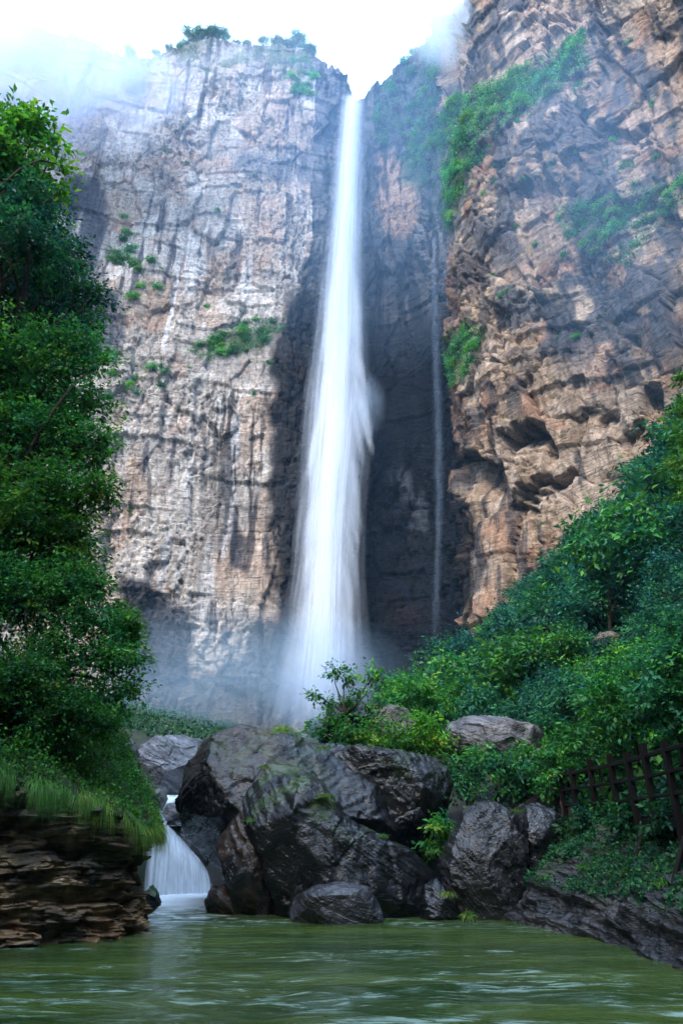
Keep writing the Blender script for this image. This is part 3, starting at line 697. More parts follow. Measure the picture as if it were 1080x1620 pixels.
for i, (X, Y, rad, zg, s, tx, ty) in enumerate(placed):
    k = int(rr_.choice(5, p=[0.34, 0.24, 0.10, 0.24, 0.08]))
    hgt = 'upper edge' if poly_sd(np.array([tx]), np.array([ty]), CANOPY)[0] < 40 else ('middle' if ty < 1060 else 'foot')
    c = cnt.get((k, hgt), 0); cnt[(k, hgt)] = c + 1
    copy_tree(protos[k], (X, Y, zg - 0.3), rr_.random() * 6.28, (s, s * (0.85 + 0.3 * rr_.random())),
              f'{ORD[min(c, len(ORD) - 1)]} {KIND[k]} tree from the left at the {hgt} of the right slope', f'{KIND[k]} trees at the {hgt} of the wooded right slope')
# the prototypes themselves stand on the slope too
for k, (p, (px_, Y)) in enumerate(zip(protos, [(1010, 45), (900, 48), (820, 52), (960, 38), (760, 50)])):
    X = (px_ - 540) / FPX * (Y * CP + 12 * SP); p.location = (X, Y, g_at(X, Y) - 0.3)
    p['label'] = f'largest {KIND[k]} tree in the middle of the wooded right slope'

# shrubs round the boulders ------------------------------------------------
build_tree('airy_tree', at(548, 1172, 28.5), [(*at(x, y, Yq), r * px_m(x, y, Yq), r * px_m(x, y, Yq), r * 0.7 * px_m(x, y, Yq)) for x, y, r, Yq in
           [(497, 1100, 13, 28), (512, 1112, 11, 28.3), (530, 1062, 16, 28.6), (552, 1070, 18, 29), (590, 1072, 18, 28.4), (612, 1078, 12, 29), (522, 1138, 18, 28), (500, 1158, 14, 27.8), (570, 1095, 16, 28.4), (548, 1112, 18, 29), (535, 1145, 18, 28.6)]],
           'small airy tree with thin branches standing against the waterfall mist', 'tree', None, 120, 15, 0.17, 0.3, MID * 0.8, 301, 0.07, twigs=70)
SH = [('yellow green shrub at the left end behind the big dark boulder', 27.5, [(560, 1165, 26), (590, 1150, 24), (545, 1180, 18)], MID),
      ('bright green shrub in front of the rounded rock behind the boulder', 26.8, [(600, 1180, 26), (630, 1170, 28), (650, 1185, 24)], LIGHT * 0.8),
      ('leafy yellow green shrub right of the rounded rock', 27.0, [(680, 1160, 30), (665, 1185, 26), (700, 1180, 22), (655, 1140, 18)], LIGHT * 0.75),
      ('dark green bush above the rounded rock behind the airy tree', 32.0, [(615, 1110, 26), (650, 1100, 32), (690, 1110, 34), (580, 1120, 16)], MID * 0.8),
      ('glossy blue green bush between the big boulder and the split boulder', 24.0, [(730, 1235, 26), (760, 1215, 26), (740, 1260, 22), (715, 1215, 18)], DARK * 1.6),
      ('leafy bush covering the lower half of the grey outcrop', 25.4, [(765, 1195, 20), (800, 1205, 20), (840, 1195, 22), (735, 1195, 14)], MID * 0.8),
      ('dark leafy bush above the split boulder', 24.6, [(800, 1215, 28), (830, 1235, 28), (800, 1250, 24)], DARK * 1.2),
      ('fresh green bush beside the far end of the timber walkway', 25.0, [(860, 1200, 28), (890, 1185, 26), (850, 1230, 22)], MID),
      ('bright fern clump between the big boulder and the split boulder', 21.4, [(700, 1310, 20), (690, 1335, 14), (712, 1330, 14)], MID * 0.9),
      ('dark bush behind the walkway fence', 23.0, [(920, 1170, 32), (960, 1150, 36), (940, 1200, 28)], MID * 0.8),
      ('dark bush over the near end of the walkway', 19.0, [(1020, 1130, 40), (1060, 1110, 44), (1100, 1140, 44)], DARK),
      ('tall dark tree shading the walkway at the right frame edge', 17.0, [(1120, 1060, 70), (1180, 1000, 90), (1090, 1000, 40), (1180, 1120, 80)], DARK),
      ('bright leafy tree reaching in at the right frame edge beside the cliff', 24.0, [(1092, 600, 24), (1082, 655, 22), (1105, 700, 34), (1078, 735, 22), (1130, 640, 50), (1120, 780, 50)], LIGHT * 0.7),
      ('spreading tree whose crown hangs over the middle of the walkway', 19.5, [(950, 1110, 46), (1000, 1090, 56), (985, 1140, 40), (1040, 1130, 40)], MID * 0.8),
      ('dark broadleaf tree overhanging the near end of the walkway', 17.0, [(1050, 1060, 60), (1090, 1120, 60), (1030, 1110, 36), (1120, 1040, 80)], DARK),
      ('dark bush added to darken the far half of the walkway', 20.0, [(915, 1300, 20), (940, 1285, 22), (900, 1318, 14)], DARK * 0.7),  # this bush and the next two are added to darken fence and deck
      ('dark bush added to darken the middle of the walkway', 17.8, [(985, 1300, 24), (1010, 1285, 24)], DARK * 0.7),
      ('dark bush added to darken the walkway at the frame edge', 16.0, [(1045, 1310, 30), (1080, 1290, 34)], DARK * 0.7),
      ('leafy shrub at the far fence end beside the split boulder', 22.6, [(880, 1230, 24), (905, 1215, 22), (865, 1255, 16)], MID * 0.9),
      ]
for i, (lab, Y, bl, pal) in enumerate(SH):
    B = PB(bl, Y); c = np.mean([q[:3] for q in B], 0); m = px_m(bl[0][0], bl[0][1], Y)
    lowest = min(q[2] - q[5] for q in B)
    area = sum(q[3] ** 2 for q in B)
    build_tree('bush', (c[0], c[1], lowest - 0.25), B, lab, 'bush', None, int(np.clip(area * 75, 40, 700)), 18, 0.15, 0.28, pal, 400 + i, 0.045, twigs=14)

# ------------------------------------------------------------------ boulders
_ico = {}
def ico(sub):
    if sub not in _ico:
        bm = bmesh.new(); bmesh.ops.create_icosphere(bm, subdivisions=sub, radius=1)
        _ico[sub] = (np.array([v.co[:] for v in bm.verts]), np.array([[v.index for v in f.verts] for f in bm.faces])); bm.free()
    return _ico[sub]
def boulder(outline, Y, thick, label, seed, sub=6, rough=1.0, strata=(0.5, 0.1, 0.85), col=(0.020, 0.021, 0.024), col2=(0.040, 0.041, 0.047), wet=0.95, moss=0.0, name='boulder', centre=None, exp=0.72, group=None, tan=0.0):
    O = np.array([at(x, y, Y) for x, y in outline]); P2 = O[:, [0, 2]]
    cc = np.array(at(*centre, Y))[[0, 2]] if centre else P2.mean(0)
    D = dense(np.vstack([P2, P2[:1]]), 0.02) - cc
    th = np.arctan2(D[:, 1], D[:, 0]); rr = np.hypot(D[:, 0], D[:, 1]); o = np.argsort(th); th = th[o]; rr = rr[o]
    S, F = ico(sub)
    a = np.arctan2(S[:, 2], S[:, 0]); rho = np.hypot(S[:, 0], S[:, 2])
    Rr = np.interp(a, th, rr, period=2 * np.pi)
    rin = np.clip(rho, 1e-6, 1) ** exp; din = np.abs(S[:, 1]) ** exp * np.sign(S[:, 1])
    Rm = rr.mean()
    Re = Rr * rin + Rm * 0.0
    V = np.stack([cc[0] + Re * np.cos(a), Y + thick * din, cc[1] + Re * np.sin(a)], 1)
    N = unit(np.stack([np.cos(a) * rho, S[:, 1] * 1.0, np.sin(a) * rho], 1))
    rb = np.random.default_rng(seed + 1); ctr0 = np.array([cc[0], Y, cc[1]])
    wv = 0.10 * (np.stack([fbm3(V * 1.5, seed + 90 + k * 9, 3) for k in range(3)], 1) - 0.5)
    for k in range(26 if sub >= 6 else 10):          # broken-off planes: broad flat faces that meet in ridges
        nn = rb.normal(size=3) * (0.75, 1.0, 0.75); nn[1] = -abs(nn[1]) * 0.9 - 0.35
        if k % 4 == 3: nn[1] = abs(nn[1])
        nn = nn / np.linalg.norm(nn); pr_ = (V - ctr0 + wv) @ nn; hm = pr_.max()
        cutd = hm * (1 - (0.05 + 0.22 * rb.random()) * abs(nn[1]) ** 0.7)
        V = V - nn * (np.maximum(0, pr_ - cutd) * 0.94)[:, None]
    sx = unit(np.array(strata, float)); sc = V @ sx
    q = V + 0.5 * (np.stack([fbm3(V * 0.7, seed + k * 9, 3) for k in range(3)], 1) - 0.5)
    size = Rm
    w1 = min(1.6, size * 0.7)
    f1, c1 = facet3(q / w1, seed + 40, 1.2); f2, c2 = facet3(q / (w1 * 0.4), seed + 60, 1.2)
    d = rough * (f1 * 0.07 * w1 + f2 * 0.035 * w1)
    # foliation: thin inclined sheets that break off in steps
    wq = sc + 0.35 * (fbm3(V * 0.9, seed + 3, 3) - 0.5)
    for fq, am in ((3.7, 0.030), (11.0, 0.019), (27.0, 0.009)):
        b = wq * fq; k = np.floor(b); d += rough * am * (hsh(k, k * 0, k * 0, seed + 5) + (b - k) * 0.8 - 0.9) * (0.4 + 1.2 * vn3(V * 1.1, seed + 8))
    d += rough * (0.06 * (fbm3(V * 6, seed + 9, 4) - 0.5) + 0.10 * (np.abs(fbm3(V * 2.2, seed + 19, 4) - 0.5) - 0.1))
    V = V + N * d[:, None]
    g = fbm3(V * 1.3, seed + 11, 4); gs = fbm3(np.stack([wq * 7, V[:, 0] * 0.8, V[:, 1] * 0.8], 1), seed + 12, 4)
    C = lerp(np.zeros((len(V), 3)) + col, col2, sst(0.42, 0.62, gs)); C = lerp(C, np.array(col2) * 1.8, 0.35 * sst(0.58, 0.7, gs) * sst(0.4, 0.6, g))
    if tan: C = lerp(C, (0.20, 0.125, 0.075), tan * sst(0.42, 0.62, g))
    C = (0.30 if wet > 0.55 else 0.6) * C * (0.8 + 0.4 * c2)[:, None]
    if moss: C = lerp(C, (0.045, 0.085, 0.02), moss * sst(0.48, 0.6, fbm3(V * 1.6, seed + 13, 4)) * sst(0.2, 0.7, N[:, 2]))
    wt = np.clip(wet * (0.6 + 0.8 * fbm3(V * 2, seed + 14, 3)), 0, 1)
    ctr = np.array([cc[0], Y, V[:, 2].min()])
    me = mesh_np(name, V - ctr, F, M_BOULDER, np.c_[C, wt], smooth=sub >= 7)
    ob = link(name, me); ob.location = ctr
    return props(ob, label, 'boulder', group)
boulder([(283, 1270), (298, 1212), (330, 1172), (385, 1150), (440, 1162), (490, 1178), (540, 1180), (600, 1215), (640, 1300), (600, 1400), (500, 1440), (400, 1440), (340, 1370), (300, 1330)], 23.4, 2.6, 'largest dark wet slab boulder with a sloping pale top behind the front boulder', 500, 7, centre=(440, 1290), strata=(-0.55, 0.1, 0.8), moss=0.3)
boulder([(520, 1190), (570, 1180), (640, 1192), (695, 1204), (712, 1245), (702, 1300), (690, 1350), (640, 1380), (570, 1360), (540, 1300), (525, 1240)], 23.8, 2.2, 'black diagonally banded boulder right of the largest slab', 510, 7, strata=(0.75, 0.1, 0.6), moss=0.2, centre=(620, 1275))
boulder([(388, 1270), (400, 1228), (430, 1208), (470, 1214), (510, 1238), (545, 1285), (600, 1318), (650, 1345), (690, 1385), (700, 1420), (715, 1465), (600, 1480), (470, 1480), (420, 1470), (410, 1400), (395, 1330)], 21.2, 1.9, 'mossy topped front boulder sloping down to the right into the pool', 520, 7, centre=(520, 1370), strata=(0.6, -0.2, 0.75), moss=0.7)
boulder([(338, 1345), (360, 1300), (385, 1278), (400, 1310), (425, 1350), (440, 1400), (450, 1465), (385, 1462), (360, 1400)], 21.0, 1.0, 'narrow wet boulder with rusty patches leaning left of the front boulder', 530, 6, centre=(395, 1380), strata=(0.8, 0, 0.55), tan=0.6)
boulder([(457, 1445), (465, 1418), (500, 1400), (545, 1394), (580, 1402), (600, 1430), (607, 1455), (590, 1480), (470, 1480)], 19.4, 1.1, 'low grey rock with wrinkled top lying in the pool', 540, 7, rough=0.7, strata=(0.3, -0.3, 0.9), col=(0.13, 0.13, 0.145), col2=(0.24, 0.24, 0.27), wet=0.85)
boulder([(325, 1425), (335, 1402), (360, 1398), (400, 1415), (420, 1440), (400, 1470), (330, 1465)], 21.3, 0.7, 'small brown rock at the foot of the cascade', 550, 6, rough=0.6, tan=0.9, col=(0.07, 0.05, 0.04))
boulder([(695, 1370), (715, 1320), (735, 1278), (775, 1268), (815, 1280), (830, 1310), (825, 1370), (820, 1440), (800, 1480), (720, 1480), (700, 1430)], 20.4, 1.4, 'tall split boulder with a grey top right of the pool', 560, 7, strata=(0.75, 0.0, 0.65), col=(0.035, 0.034, 0.036), col2=(0.09, 0.086, 0.09), wet=0.7)
boulder([(815, 1300), (825, 1275), (850, 1270), (882, 1290), (890, 1320), (885, 1400), (860, 1470), (810, 1475), (812, 1380)], 21.0, 1.3, 'dark boulder half hidden behind the tall split boulder', 570, 6, col=(0.03, 0.03, 0.033), col2=(0.07, 0.07, 0.08))
boulder([(670, 1400), (690, 1390), (715, 1420), (732, 1465), (700, 1480), (665, 1475)], 19.9, 0.6, 'small dark rock with a leafy sprig between the front and split boulders', 575, 6)
boulder([(212, 1215), (222, 1185), (240, 1168), (290, 1165), (322, 1172), (330, 1215), (322, 1262), (260, 1262), (225, 1250)], 34, 2.4, 'pale grey angular boulder above the cascade', 580, 7, centre=(272, 1215), col=(0.22, 0.21, 0.225), col2=(0.42, 0.40, 0.42), wet=0.35, moss=0.15, rough=1.2)
boulder([(182, 1215), (190, 1180), (203, 1164), (214, 1180), (218, 1215), (205, 1235)], 33, 1.2, 'small pointed rock with an orange streak left of the pale boulder', 590, 6, col=(0.14, 0.14, 0.15), col2=(0.25, 0.24, 0.25), tan=0.6, wet=0.3)
boulder([(698, 1170), (712, 1142), (745, 1134), (790, 1140), (845, 1150), (872, 1175), (860, 1215), (800, 1225), (730, 1220)], 27.5, 1.8, 'grey rock outcrop with white streaks above the split boulder', 600, 7, centre=(780, 1180), col=(0.08, 0.078, 0.084), col2=(0.20, 0.195, 0.21), wet=0.5, rough=1.2)
boulder([(580, 1150), (590, 1128), (615, 1117), (645, 1122), (655, 1145), (640, 1180), (590, 1180)], 29, 1.2, 'rounded grey rock among the shrubs behind the big boulder', 610, 6, col=(0.15, 0.145, 0.13), col2=(0.28, 0.27, 0.25), wet=0.2, moss=0.4)
boulder([(232, 1262), (240, 1250), (258, 1250), (264, 1265), (255, 1280), (236, 1278)], 30.5, 0.7, 'grey green stone beside the upper stream', 620, 5, col=(0.14, 0.14, 0.12), col2=(0.25, 0.25, 0.22), wet=0.3)
boulder([(260, 1285), (268, 1272), (284, 1270), (292, 1284), (286, 1300), (264, 1300)], 29.5, 0.6, 'pinkish stone in the upper stream above the cascade', 630, 5, col=(0.20, 0.16, 0.15), col2=(0.34, 0.28, 0.27), wet=0.4)
boulder([(256, 1308), (268, 1292), (290, 1296), (320, 1320), (345, 1370), (350, 1440), (300, 1440), (262, 1330)], 29.0, 0.9, 'dark wet rock beside the lip of the cascade', 640, 6, centre=(305, 1360))
boulder([(232, 1410), (240, 1398), (250, 1412), (256, 1430), (240, 1445), (230, 1440)], 20.0, 0.35, 'mossy little rock between the left bank and the cascade', 650, 5, moss=0.9)
boulder([(500, 1180), (520, 1120), (560, 1105), (585, 1125), (600, 1190)], 30.5, 1.4, 'dark rock behind the airy tree', 665, 6, col=(0.025, 0.025, 0.028))
boulder([(935, 1015), (945, 1003), (965, 1000), (980, 1008), (982, 1030), (950, 1036)], 36, 0.7, 'small brown rock showing through the right slope trees', 670, 5, col=(0.12, 0.09, 0.07), col2=(0.2, 0.15, 0.12), wet=0.1)

# ------------------------------------------------------------------ layered bank on the left
def bank_left():
    plan = np.array([(-15, 12.8), (-10, 13.8), (-7.4, 14.6), (-5.6, 15.6), (-4.55, 16.5), (-4.35, 17.2), (-4.7, 18.2), (-5.6, 19.6), (-6.8, 21)], float)
    c = gsmooth(dense(plan, 0.03), 9); t = np.gradient(c, axis=0); t /= np.linalg.norm(t, axis=1)[:, None]
    n = gsmooth(np.stack([t[:, 1], -t[:, 0]], 1), 12); n /= np.linalg.norm(n, axis=1)[:, None]
    s = np.arange(len(c)) * 0.03; nv = 230; nb = 60
    top = np.interp(c[:, 0], [-15, -8, -7, -5.2, -4.4], [3.9, 3.4, 3.1, 2.55, 1.95]) + np.interp(c[:, 1], [17, 21], [0, 0.7])
    v = np.linspace(0, 1, nv)
    S = np.repeat(s[:, None], nv, 1); Z = -0.6 + (top[:, None] + 0.6) * v[None]
    wz = Z + 0.22 * (fbm2(S / 1.1, Z / 0.8, 901, 4) - 0.5) + 0.02 * S
    D = (fbm2(S / 1.6, Z / 1.2, 902, 4) - 0.5) * 0.5
    for fq, am, ln in ((3.2, 0.28, 1.1), (8.5, 0.13, 0.4), (21, 0.04, 0.2)):
        b = wz * fq + 0.5 * vn2(S / 2, Z, 905); k = np.floor(b); D += am * (vn2(S / ln + k * 17.3, k * 5.1, 906) - 0.5) + am * 0.35 * (0.5 - (b - k))
    f, cid = facet2(S / 0.34, wz / 0.14, 907, 1.2); D += f * 0.10
    f, cid2 = facet2(S / 0.12, wz / 0.07, 908, 1.2); D += f * 0.05
    f, c3 = facet2(S / 0.8, wz / 0.42, 909, 1.2); D += f * 0.36
    # upper overhang: hollow under the turf, smooth wet slab, then the layered foot
    D -= 0.20 * sst(0.80, 0.70, v)[None] * sst(0.55, 0.66, v)[None] * (0.5 + vn2(S / 1.1, Z * 0, 911))
    D += 0.12 * sst(0.4, 0.1, v)[None]
    X = c[:, 0][:, None] + n[:, 0][:, None] * D; Y = c[:, 1][:, None] + n[:, 1][:, None] * D
    kk = np.linspace(0, 1, nb + 1)[1:][None]
    bx = c[:, 0] - n[:, 0] * 0; back = np.array([-0.75, 0.66])
    w = np.interp(s, [0, s[-1]], [3.0, 3.0])[:, None] * kk
    Xb = X[:, -1:] + back[0] * w; Yb = Y[:, -1:] + back[1] * w
    Zb = Z[:, -1:] + (fbm2(Xb * 1.2, Yb * 1.2, 912, 4) - 0.5) * 0.5 * sst(0, 0.2, kk) + 0.62 * w ** 1.05 + 0.1 * sst(0, 0.1, kk)
    V = np.stack([np.c_[X, Xb], np.c_[Y, Yb], np.c_[Z, Zb]], 2)
    g = fbm2(S / 0.7, wz / 0.35, 913, 4); g2 = fbm2(S / 2.2, Z / 1.2, 914, 4)
    C = np.zeros(Z.shape + (3,)); C[:] = (0.05, 0.038, 0.027)
    C = lerp(C, (0.19, 0.13, 0.075), sst(0.42, 0.62, g) * sst(0.36, 0.56, g2)); C = lerp(C, (0.22, 0.17, 0.12), 0.7 * sst(0.6, 0.75, g))
    C = lerp(C, (0.20, 0.115, 0.05), 0.7 * sst(1.0, 0.2, Z) * sst(0.45, 0.6, fbm2(S / 0.9, Z / 0.5, 915, 3)))
    C = lerp(C, (0.03, 0.055, 0.018), 0.8 * sst(0.5, 0.62, fbm2(S / 0.8, Z / 0.5, 916, 4)) * sst(0.9, 2.2, Z))
    C = lerp(C, (0.07, 0.075, 0.075), 0.7 * sst(0.8, 0.84, v)[None] * sst(0.45, 0.5, g2))
    C *= 1.35 * (0.65 + 0.7 * cid)[..., None] * np.array((1.08, 1.0, 0.88))
    Cb = np.zeros((len(c), nb, 3)); Cb[:] = (0.03, 0.055, 0.016)
    wt = np.clip(0.25 + 0.6 * sst(0.45, 0.3, g2) + sst(0.35, 0.0, Z), 0, 1)
    col = np.concatenate([np.concatenate([C, Cb], 1), np.c_[wt, np.zeros((len(c), nb))][..., None]], 2)
    me = mesh_np('rock_bank', V.reshape(-1, 3), grid_faces(len(c), nv + nb), M_BANK, col.reshape(-1, 4))
    props(link('rock_bank', me), 'layered brown rock bank under the turf on the left of the pool', None, None, 'structure')
    return V[:, nv - 6:, :], n
TOPL, NL = bank_left()

def bank_right():
    wl = [hit(x, y) for x, y in [(800, 1452), (818, 1463), (880, 1474), (950, 1490), (1020, 1518), (1085, 1543), (1200, 1600), (1500, 1760)]]
    plan = np.array([(p[0], p[1]) for p in wl]); plan = np.vstack([[plan[0] + (-0.6, 1.0)], plan])
    c = gsmooth(dense(plan, 0.035), 8); t = np.gradient(c, axis=0); t /= np.linalg.norm(t, axis=1)[:, None]
    n = np.stack([t[:, 1], -t[:, 0]], 1)
    s = np.arange(len(c)) * 0.035; nv = 210; v = np.linspace(0, 1, nv)
    S = np.repeat(s[:, None], nv, 1)
    run = np.interp(v, [0, 0.12, 0.3, 0.75, 1], [-0.1, 0.05, 0.5, 2.0, 3.6]); zz = np.interp(v, [0, 0.12, 0.3, 0.75, 1], [-0.7, 0.05, 0.75, 1.75, 2.3])
    Z = np.repeat(zz[None], len(c), 0)
    Z = Z * np.interp(s, [0, 1.2, 3, s[-1]], [0.75, 1.0, 1.0, 0.9])[:, None]
    wz = Z + 0.15 * (fbm2(S / 1.0, v[None] * 4 + 0 * S, 921, 4) - 0.5) + 0.05 * S
    D = (fbm2(S / 1.2, v[None] * 3 + 0 * S, 922, 4) - 0.5) * 0.7
    for fq, am, ln in ((3.5, 0.28, 1.3), (9, 0.12, 0.6)):
        b = wz * fq; k = np.floor(b); D += am * (vn2(S / ln + k * 17.3, k * 5.1, 926) - 0.5) + am * 0.3 * (0.5 - (b - k))
    f, cid = facet2(S / 0.5, v[None] * 9 + 0 * S, 927, 1.2); D += f * 0.2
    f, cid2 = facet2(S / 0.17, v[None] * 26 + 0 * S, 928, 1.2); D += f * 0.07
    X = c[:, 0][:, None] + n[:, 0][:, None] * (D * 0.6 - run[None]); Y = c[:, 1][:, None] + n[:, 1][:, None] * (D * 0.6 - run[None]); Z2 = Z + D * 0.5
    g = fbm2(S / 0.6, v[None] * 8 + 0 * S, 931, 4)
    C = np.zeros(Z.shape + (3,)); C[:] = (0.016, 0.015, 0.0155); C = lerp(C, (0.045, 0.04, 0.037), sst(0.45, 0.65, g))
    C = lerp(C, (0.022, 0.042, 0.010), 0.85 * sst(0.46, 0.6, fbm2(S / 0.9, v[None] * 6 + 0 * S, 933, 4)) * sst(0.55, 0.95, Z))
    C *= (0.7 + 0.6 * cid)[..., None]
    wt = np.clip(0.9 - 0.5 * sst(0.4, 1.4, Z), 0, 1)
    me = mesh_np('rock_bank', np.stack([X, Y, Z2], 2).reshape(-1, 3), grid_faces(len(c), nv), M_BANK, np.concatenate([C, wt[..., None]], 2).reshape(-1, 4))
    props(link('rock_bank', me), 'dark mossy rock bank under the timber walkway on the right', None, None, 'structure')
    return np.stack([X, Y, Z2], 2)
BR = bank_right()

# ------------------------------------------------------------------ grass, ferns and ground cover
def blades(base, out, rng, length, width, hang, col):
    """curved grass blades, four segments each, that rise and then hang outwards"""
    n = len(base); seg = 5; t = np.linspace(0, 1, seg)
    L = length * (0.5 + 0.8 * rng.random(n)); o = unit(out + 0.5 * rng.normal(size=(n, 3)) * (1, 1, 0.2))
    hx = hang * (0.6 + 0.8 * rng.random(n))
    x = L[:, None] * t[None] * 0.75; z = L[:, None] * (0.55 * t[None] - hx[:, None] * t[None] ** 2)
    P = base[:, None] + o[:, None] * x[..., None] + np.array((0, 0, 1.0)) * z[..., None]
    side = unit(np.cross(o, (0, 0, 1.0)) + 0.3 * rng.normal(size=(n, 3)))
    w = width * (1 - t ** 1.5 * 0.95)
    A = P + side[:, None] * w[None, :, None] * 0.5; Bq = P - side[:, None] * w[None, :, None] * 0.5
    V = np.stack([A, Bq], 2).reshape(-1, 3)
    i = (np.arange(n)[:, None] * seg * 2 + np.arange(seg - 1)[None] * 2).ravel()
    F = np.stack([i, i + 1, i + 3, i + 2], 1)
    return V, F, np.repeat(np.c_[col, np.zeros(n)], seg * 2, 0)
rg = np.random.default_rng(77)
GR = 1.75 * np.array([(0.06, 0.15, 0.02), (0.10, 0.19, 0.02), (0.15, 0.20, 0.025), (0.035, 0.10, 0.02), (0.19, 0.19, 0.03)])
ni, nj = TOPL.shape[:2]
def turf(n, jmax, pw, thr, L, w, hang, lim, outw):
    ii = rg.integers(100, ni, n); jj = np.clip((rg.random(n) ** pw * jmax).astype(int), 0, nj - 1)
    b = TOPL[ii, jj]; bx_, by_ = proj(b[:, 0], b[:, 1], b[:, 2])
    keep = (fbm2(b[:, 0] * 2.1, b[:, 1] * 2.1, 941, 3) > thr) & (bx_ > -80) & (bx_ < 300)
    b = b[keep][:lim]; oo = np.c_[NL[ii[keep]][:lim], np.zeros(len(b))]
    yel = np.clip((b[:, 0] + 6.6) / 2.2, 0, 1) * rg.random(len(b))
    cidx = np.where(yel > 0.4, rg.integers(1, 5, len(b)), np.where(rg.random(len(b)) < 0.5, 0, 3))
    return blades(b + rg.normal(size=b.shape) * 0.03 + oo * outw, oo, rg, L, w, hang, GR[cidx] * (0.6 + 0.7 * rg.random(len(b)))[:, None])
V, F, C = merge([turf(22000, 9, 1.0, 0.46, 0.36, 0.015, 1.5, 8000, 0.0), turf(20000, nj - 1, 1.2, 0.52, 0.28, 0.014, 1.2, 4000, 0.0)])
props(link('hanging_grass', mesh_np('hanging_grass', V, F, M_GRASS, C)), 'long green and yellow grass hanging over the edge of the left rock bank', 'grass', None, 'stuff')
def scatter_cover(P, N, rng, L, pal, label, name, n_per=1):
    n = len(P); ax = rng.normal(size=(n, 3)) + N * 0.6; nr = np.array((0, 0, 1.0)) * 0.7 + N * 0.6 + 0.5 * rng.normal(size=(n, 3))
    s = L * (0.5 + rng.random(n)); col = pal[rng.integers(0, len(pal), n)] * (0.6 + 0.8 * rng.random(n))[:, None]
    V, F, C = leaves(P, ax, nr, s, s * 0.6, np.clip(col, 0.004, 0.4))
    return props(link(name, mesh_np(name, V, F, M_LEAF_FAR, C)), label, 'ground cover', None, 'stuff')
# leafy cover on the turf of the left bank
k = 42000; ii = rg.integers(60, ni, k); jj = rg.integers(3, nj, k); b = TOPL[ii, jj]
cl = fbm2(b[:, 0] * 2.2, b[:, 1] * 2.2, 943, 3); b = b[cl > 0.36]; cl = cl[cl > 0.36]
scatter_cover(b + np.c_[rg.normal(size=(len(b), 2)) * 0.05, rg.random(len(b)) ** 1.4 * (0.15 + 2.2 * (cl - 0.36))], np.tile((0.5, -0.6, 0.5), (len(b), 1)), rg, 0.075, np.vstack([MID, LIGHT * 0.7]), 'small leafy plants covering the turf on the left rock bank', 'ground_cover')
# leafy cover on the right bank
ni2, nj2 = BR.shape[:2]; k = 30000; ii = rg.integers(10, ni2, k); jj = rg.integers(62, nj2, k); b = BR[ii, jj]
cl = fbm2(b[:, 0] * 1.6, b[:, 1] * 1.6, 945, 3); b = b[cl > 0.44]
scatter_cover(b + np.c_[rg.normal(size=(len(b), 2)) * 0.03, rg.random(len(b)) * 0.16], np.tile((-0.4, -0.4, 0.6), (len(b), 1)), rg, 0.08, DARK * 0.8, 'moss and small leaves on the right rock bank', 'ground_cover')
# undergrowth between the trees of the right slope and on the misty mound
k = 80000; X = -32 + 85 * rg.random(k); Y = 12 + 90 * rg.random(k); cl = fbm2(X / 2.2, Y / 2.2, 947, 3)
ok = (cl > 0.38) & ((X > 3) | (Y > 50)) & ((Y > 26) | (X > 8.8)) & ((X > 2) | (X < -5)); X = X[ok]; Y = Y[ok]; Z = ground(X, Y)
Xe = 7.9 + 3.6 * rg.random(9000); Ye = 12.5 + 13 * rg.random(9000)      # the steep slope right behind the walkway
X = np.r_[X, Xe]; Y = np.r_[Y, Ye]; Z = ground(X, Y)
mound = (Y > 50) & (X < 2)
for sel, pal_, nm in ((~mound, np.vstack([DARK, MID]) * 0.55, 'low undergrowth between the trees of the right slope'), (mound, DARK * 0.35, 'dark low growth on the misty mound at the foot of the left cliff')):  # slope palette darkened to put shade into the gaps between trees
    scatter_cover(np.c_[X, Y, Z + 0.1 + 0.9 * rg.random(len(X)) ** 2][sel], np.tile((-0.3, -0.5, 0.6), (sel.sum(), 1)), rg, 0.30, pal_, nm, 'undergrowth')
# grass cushions and sprigs on the boulders
def cushion(x, y, Y, r, n, L, pal, label, name='grass_tuft', hang=0.9):
    p = at(x, y, Y); m = px_m(x, y, Y) * r; rng = np.random.default_rng(int(x * 7 + y))
    o = rng.normal(size=(n, 3)); o = unit(o) * (rng.random(n) ** 0.5)[:, None] * m; o[:, 2] = np.abs(o[:, 2]) * 0.4
    col = pal[rng.integers(0, len(pal), n)] * (0.6 + 0.7 * rng.random(n))[:, None]
    V, F, C = blades(o, unit(o + (0, -0.02, 0.01)), rng, L, 0.02, hang, col)
    ob = link(name, mesh_np(name, V, F, M_GRASS, C)); ob.location = p
    return props(ob, label, 'grass')
cushion(512, 1262, 19.75, 12, 260, 0.16, GR[:3] * 1.3, 'bright green grass cushion on the front boulder')
cushion(448, 1158, 21.6, 16, 240, 0.3, GR[:3], 'yellow green tuft on the top edge of the largest slab boulder')
cushion(418, 1216, 20.4, 10, 130, 0.14, GR[:3], 'small yellow tuft on the crest of the front boulder')
cushion(510, 1186, 22.0, 18, 180, 0.16, GR[[0, 3]], 'flat dark grass patch on the sloping top of the largest slab')
cushion(740, 1452, 18.9, 9, 120, 0.26, GR[1:4], 'lone yellow grass tuft at the waterline before the split boulder')
cushion(708, 1418, 19.2, 12, 90, 0.22, GR[[0, 1, 4]], 'leafy sprig between the front boulder and the split boulder')
cushion(818, 1285, 19.8, 9, 90, 0.16, GR[:3], 'green tuft in the notch between the split boulder and its neighbour')
cushion(605, 1325, 20.0, 10, 80, 0.14, GR[[0, 3]], 'small tuft in the crack right of the grass cushion')
cushion(395, 1300, 19.9, 8, 80, 0.14, GR[[0, 3]], 'dark moss tuft beside the narrow wet boulder')
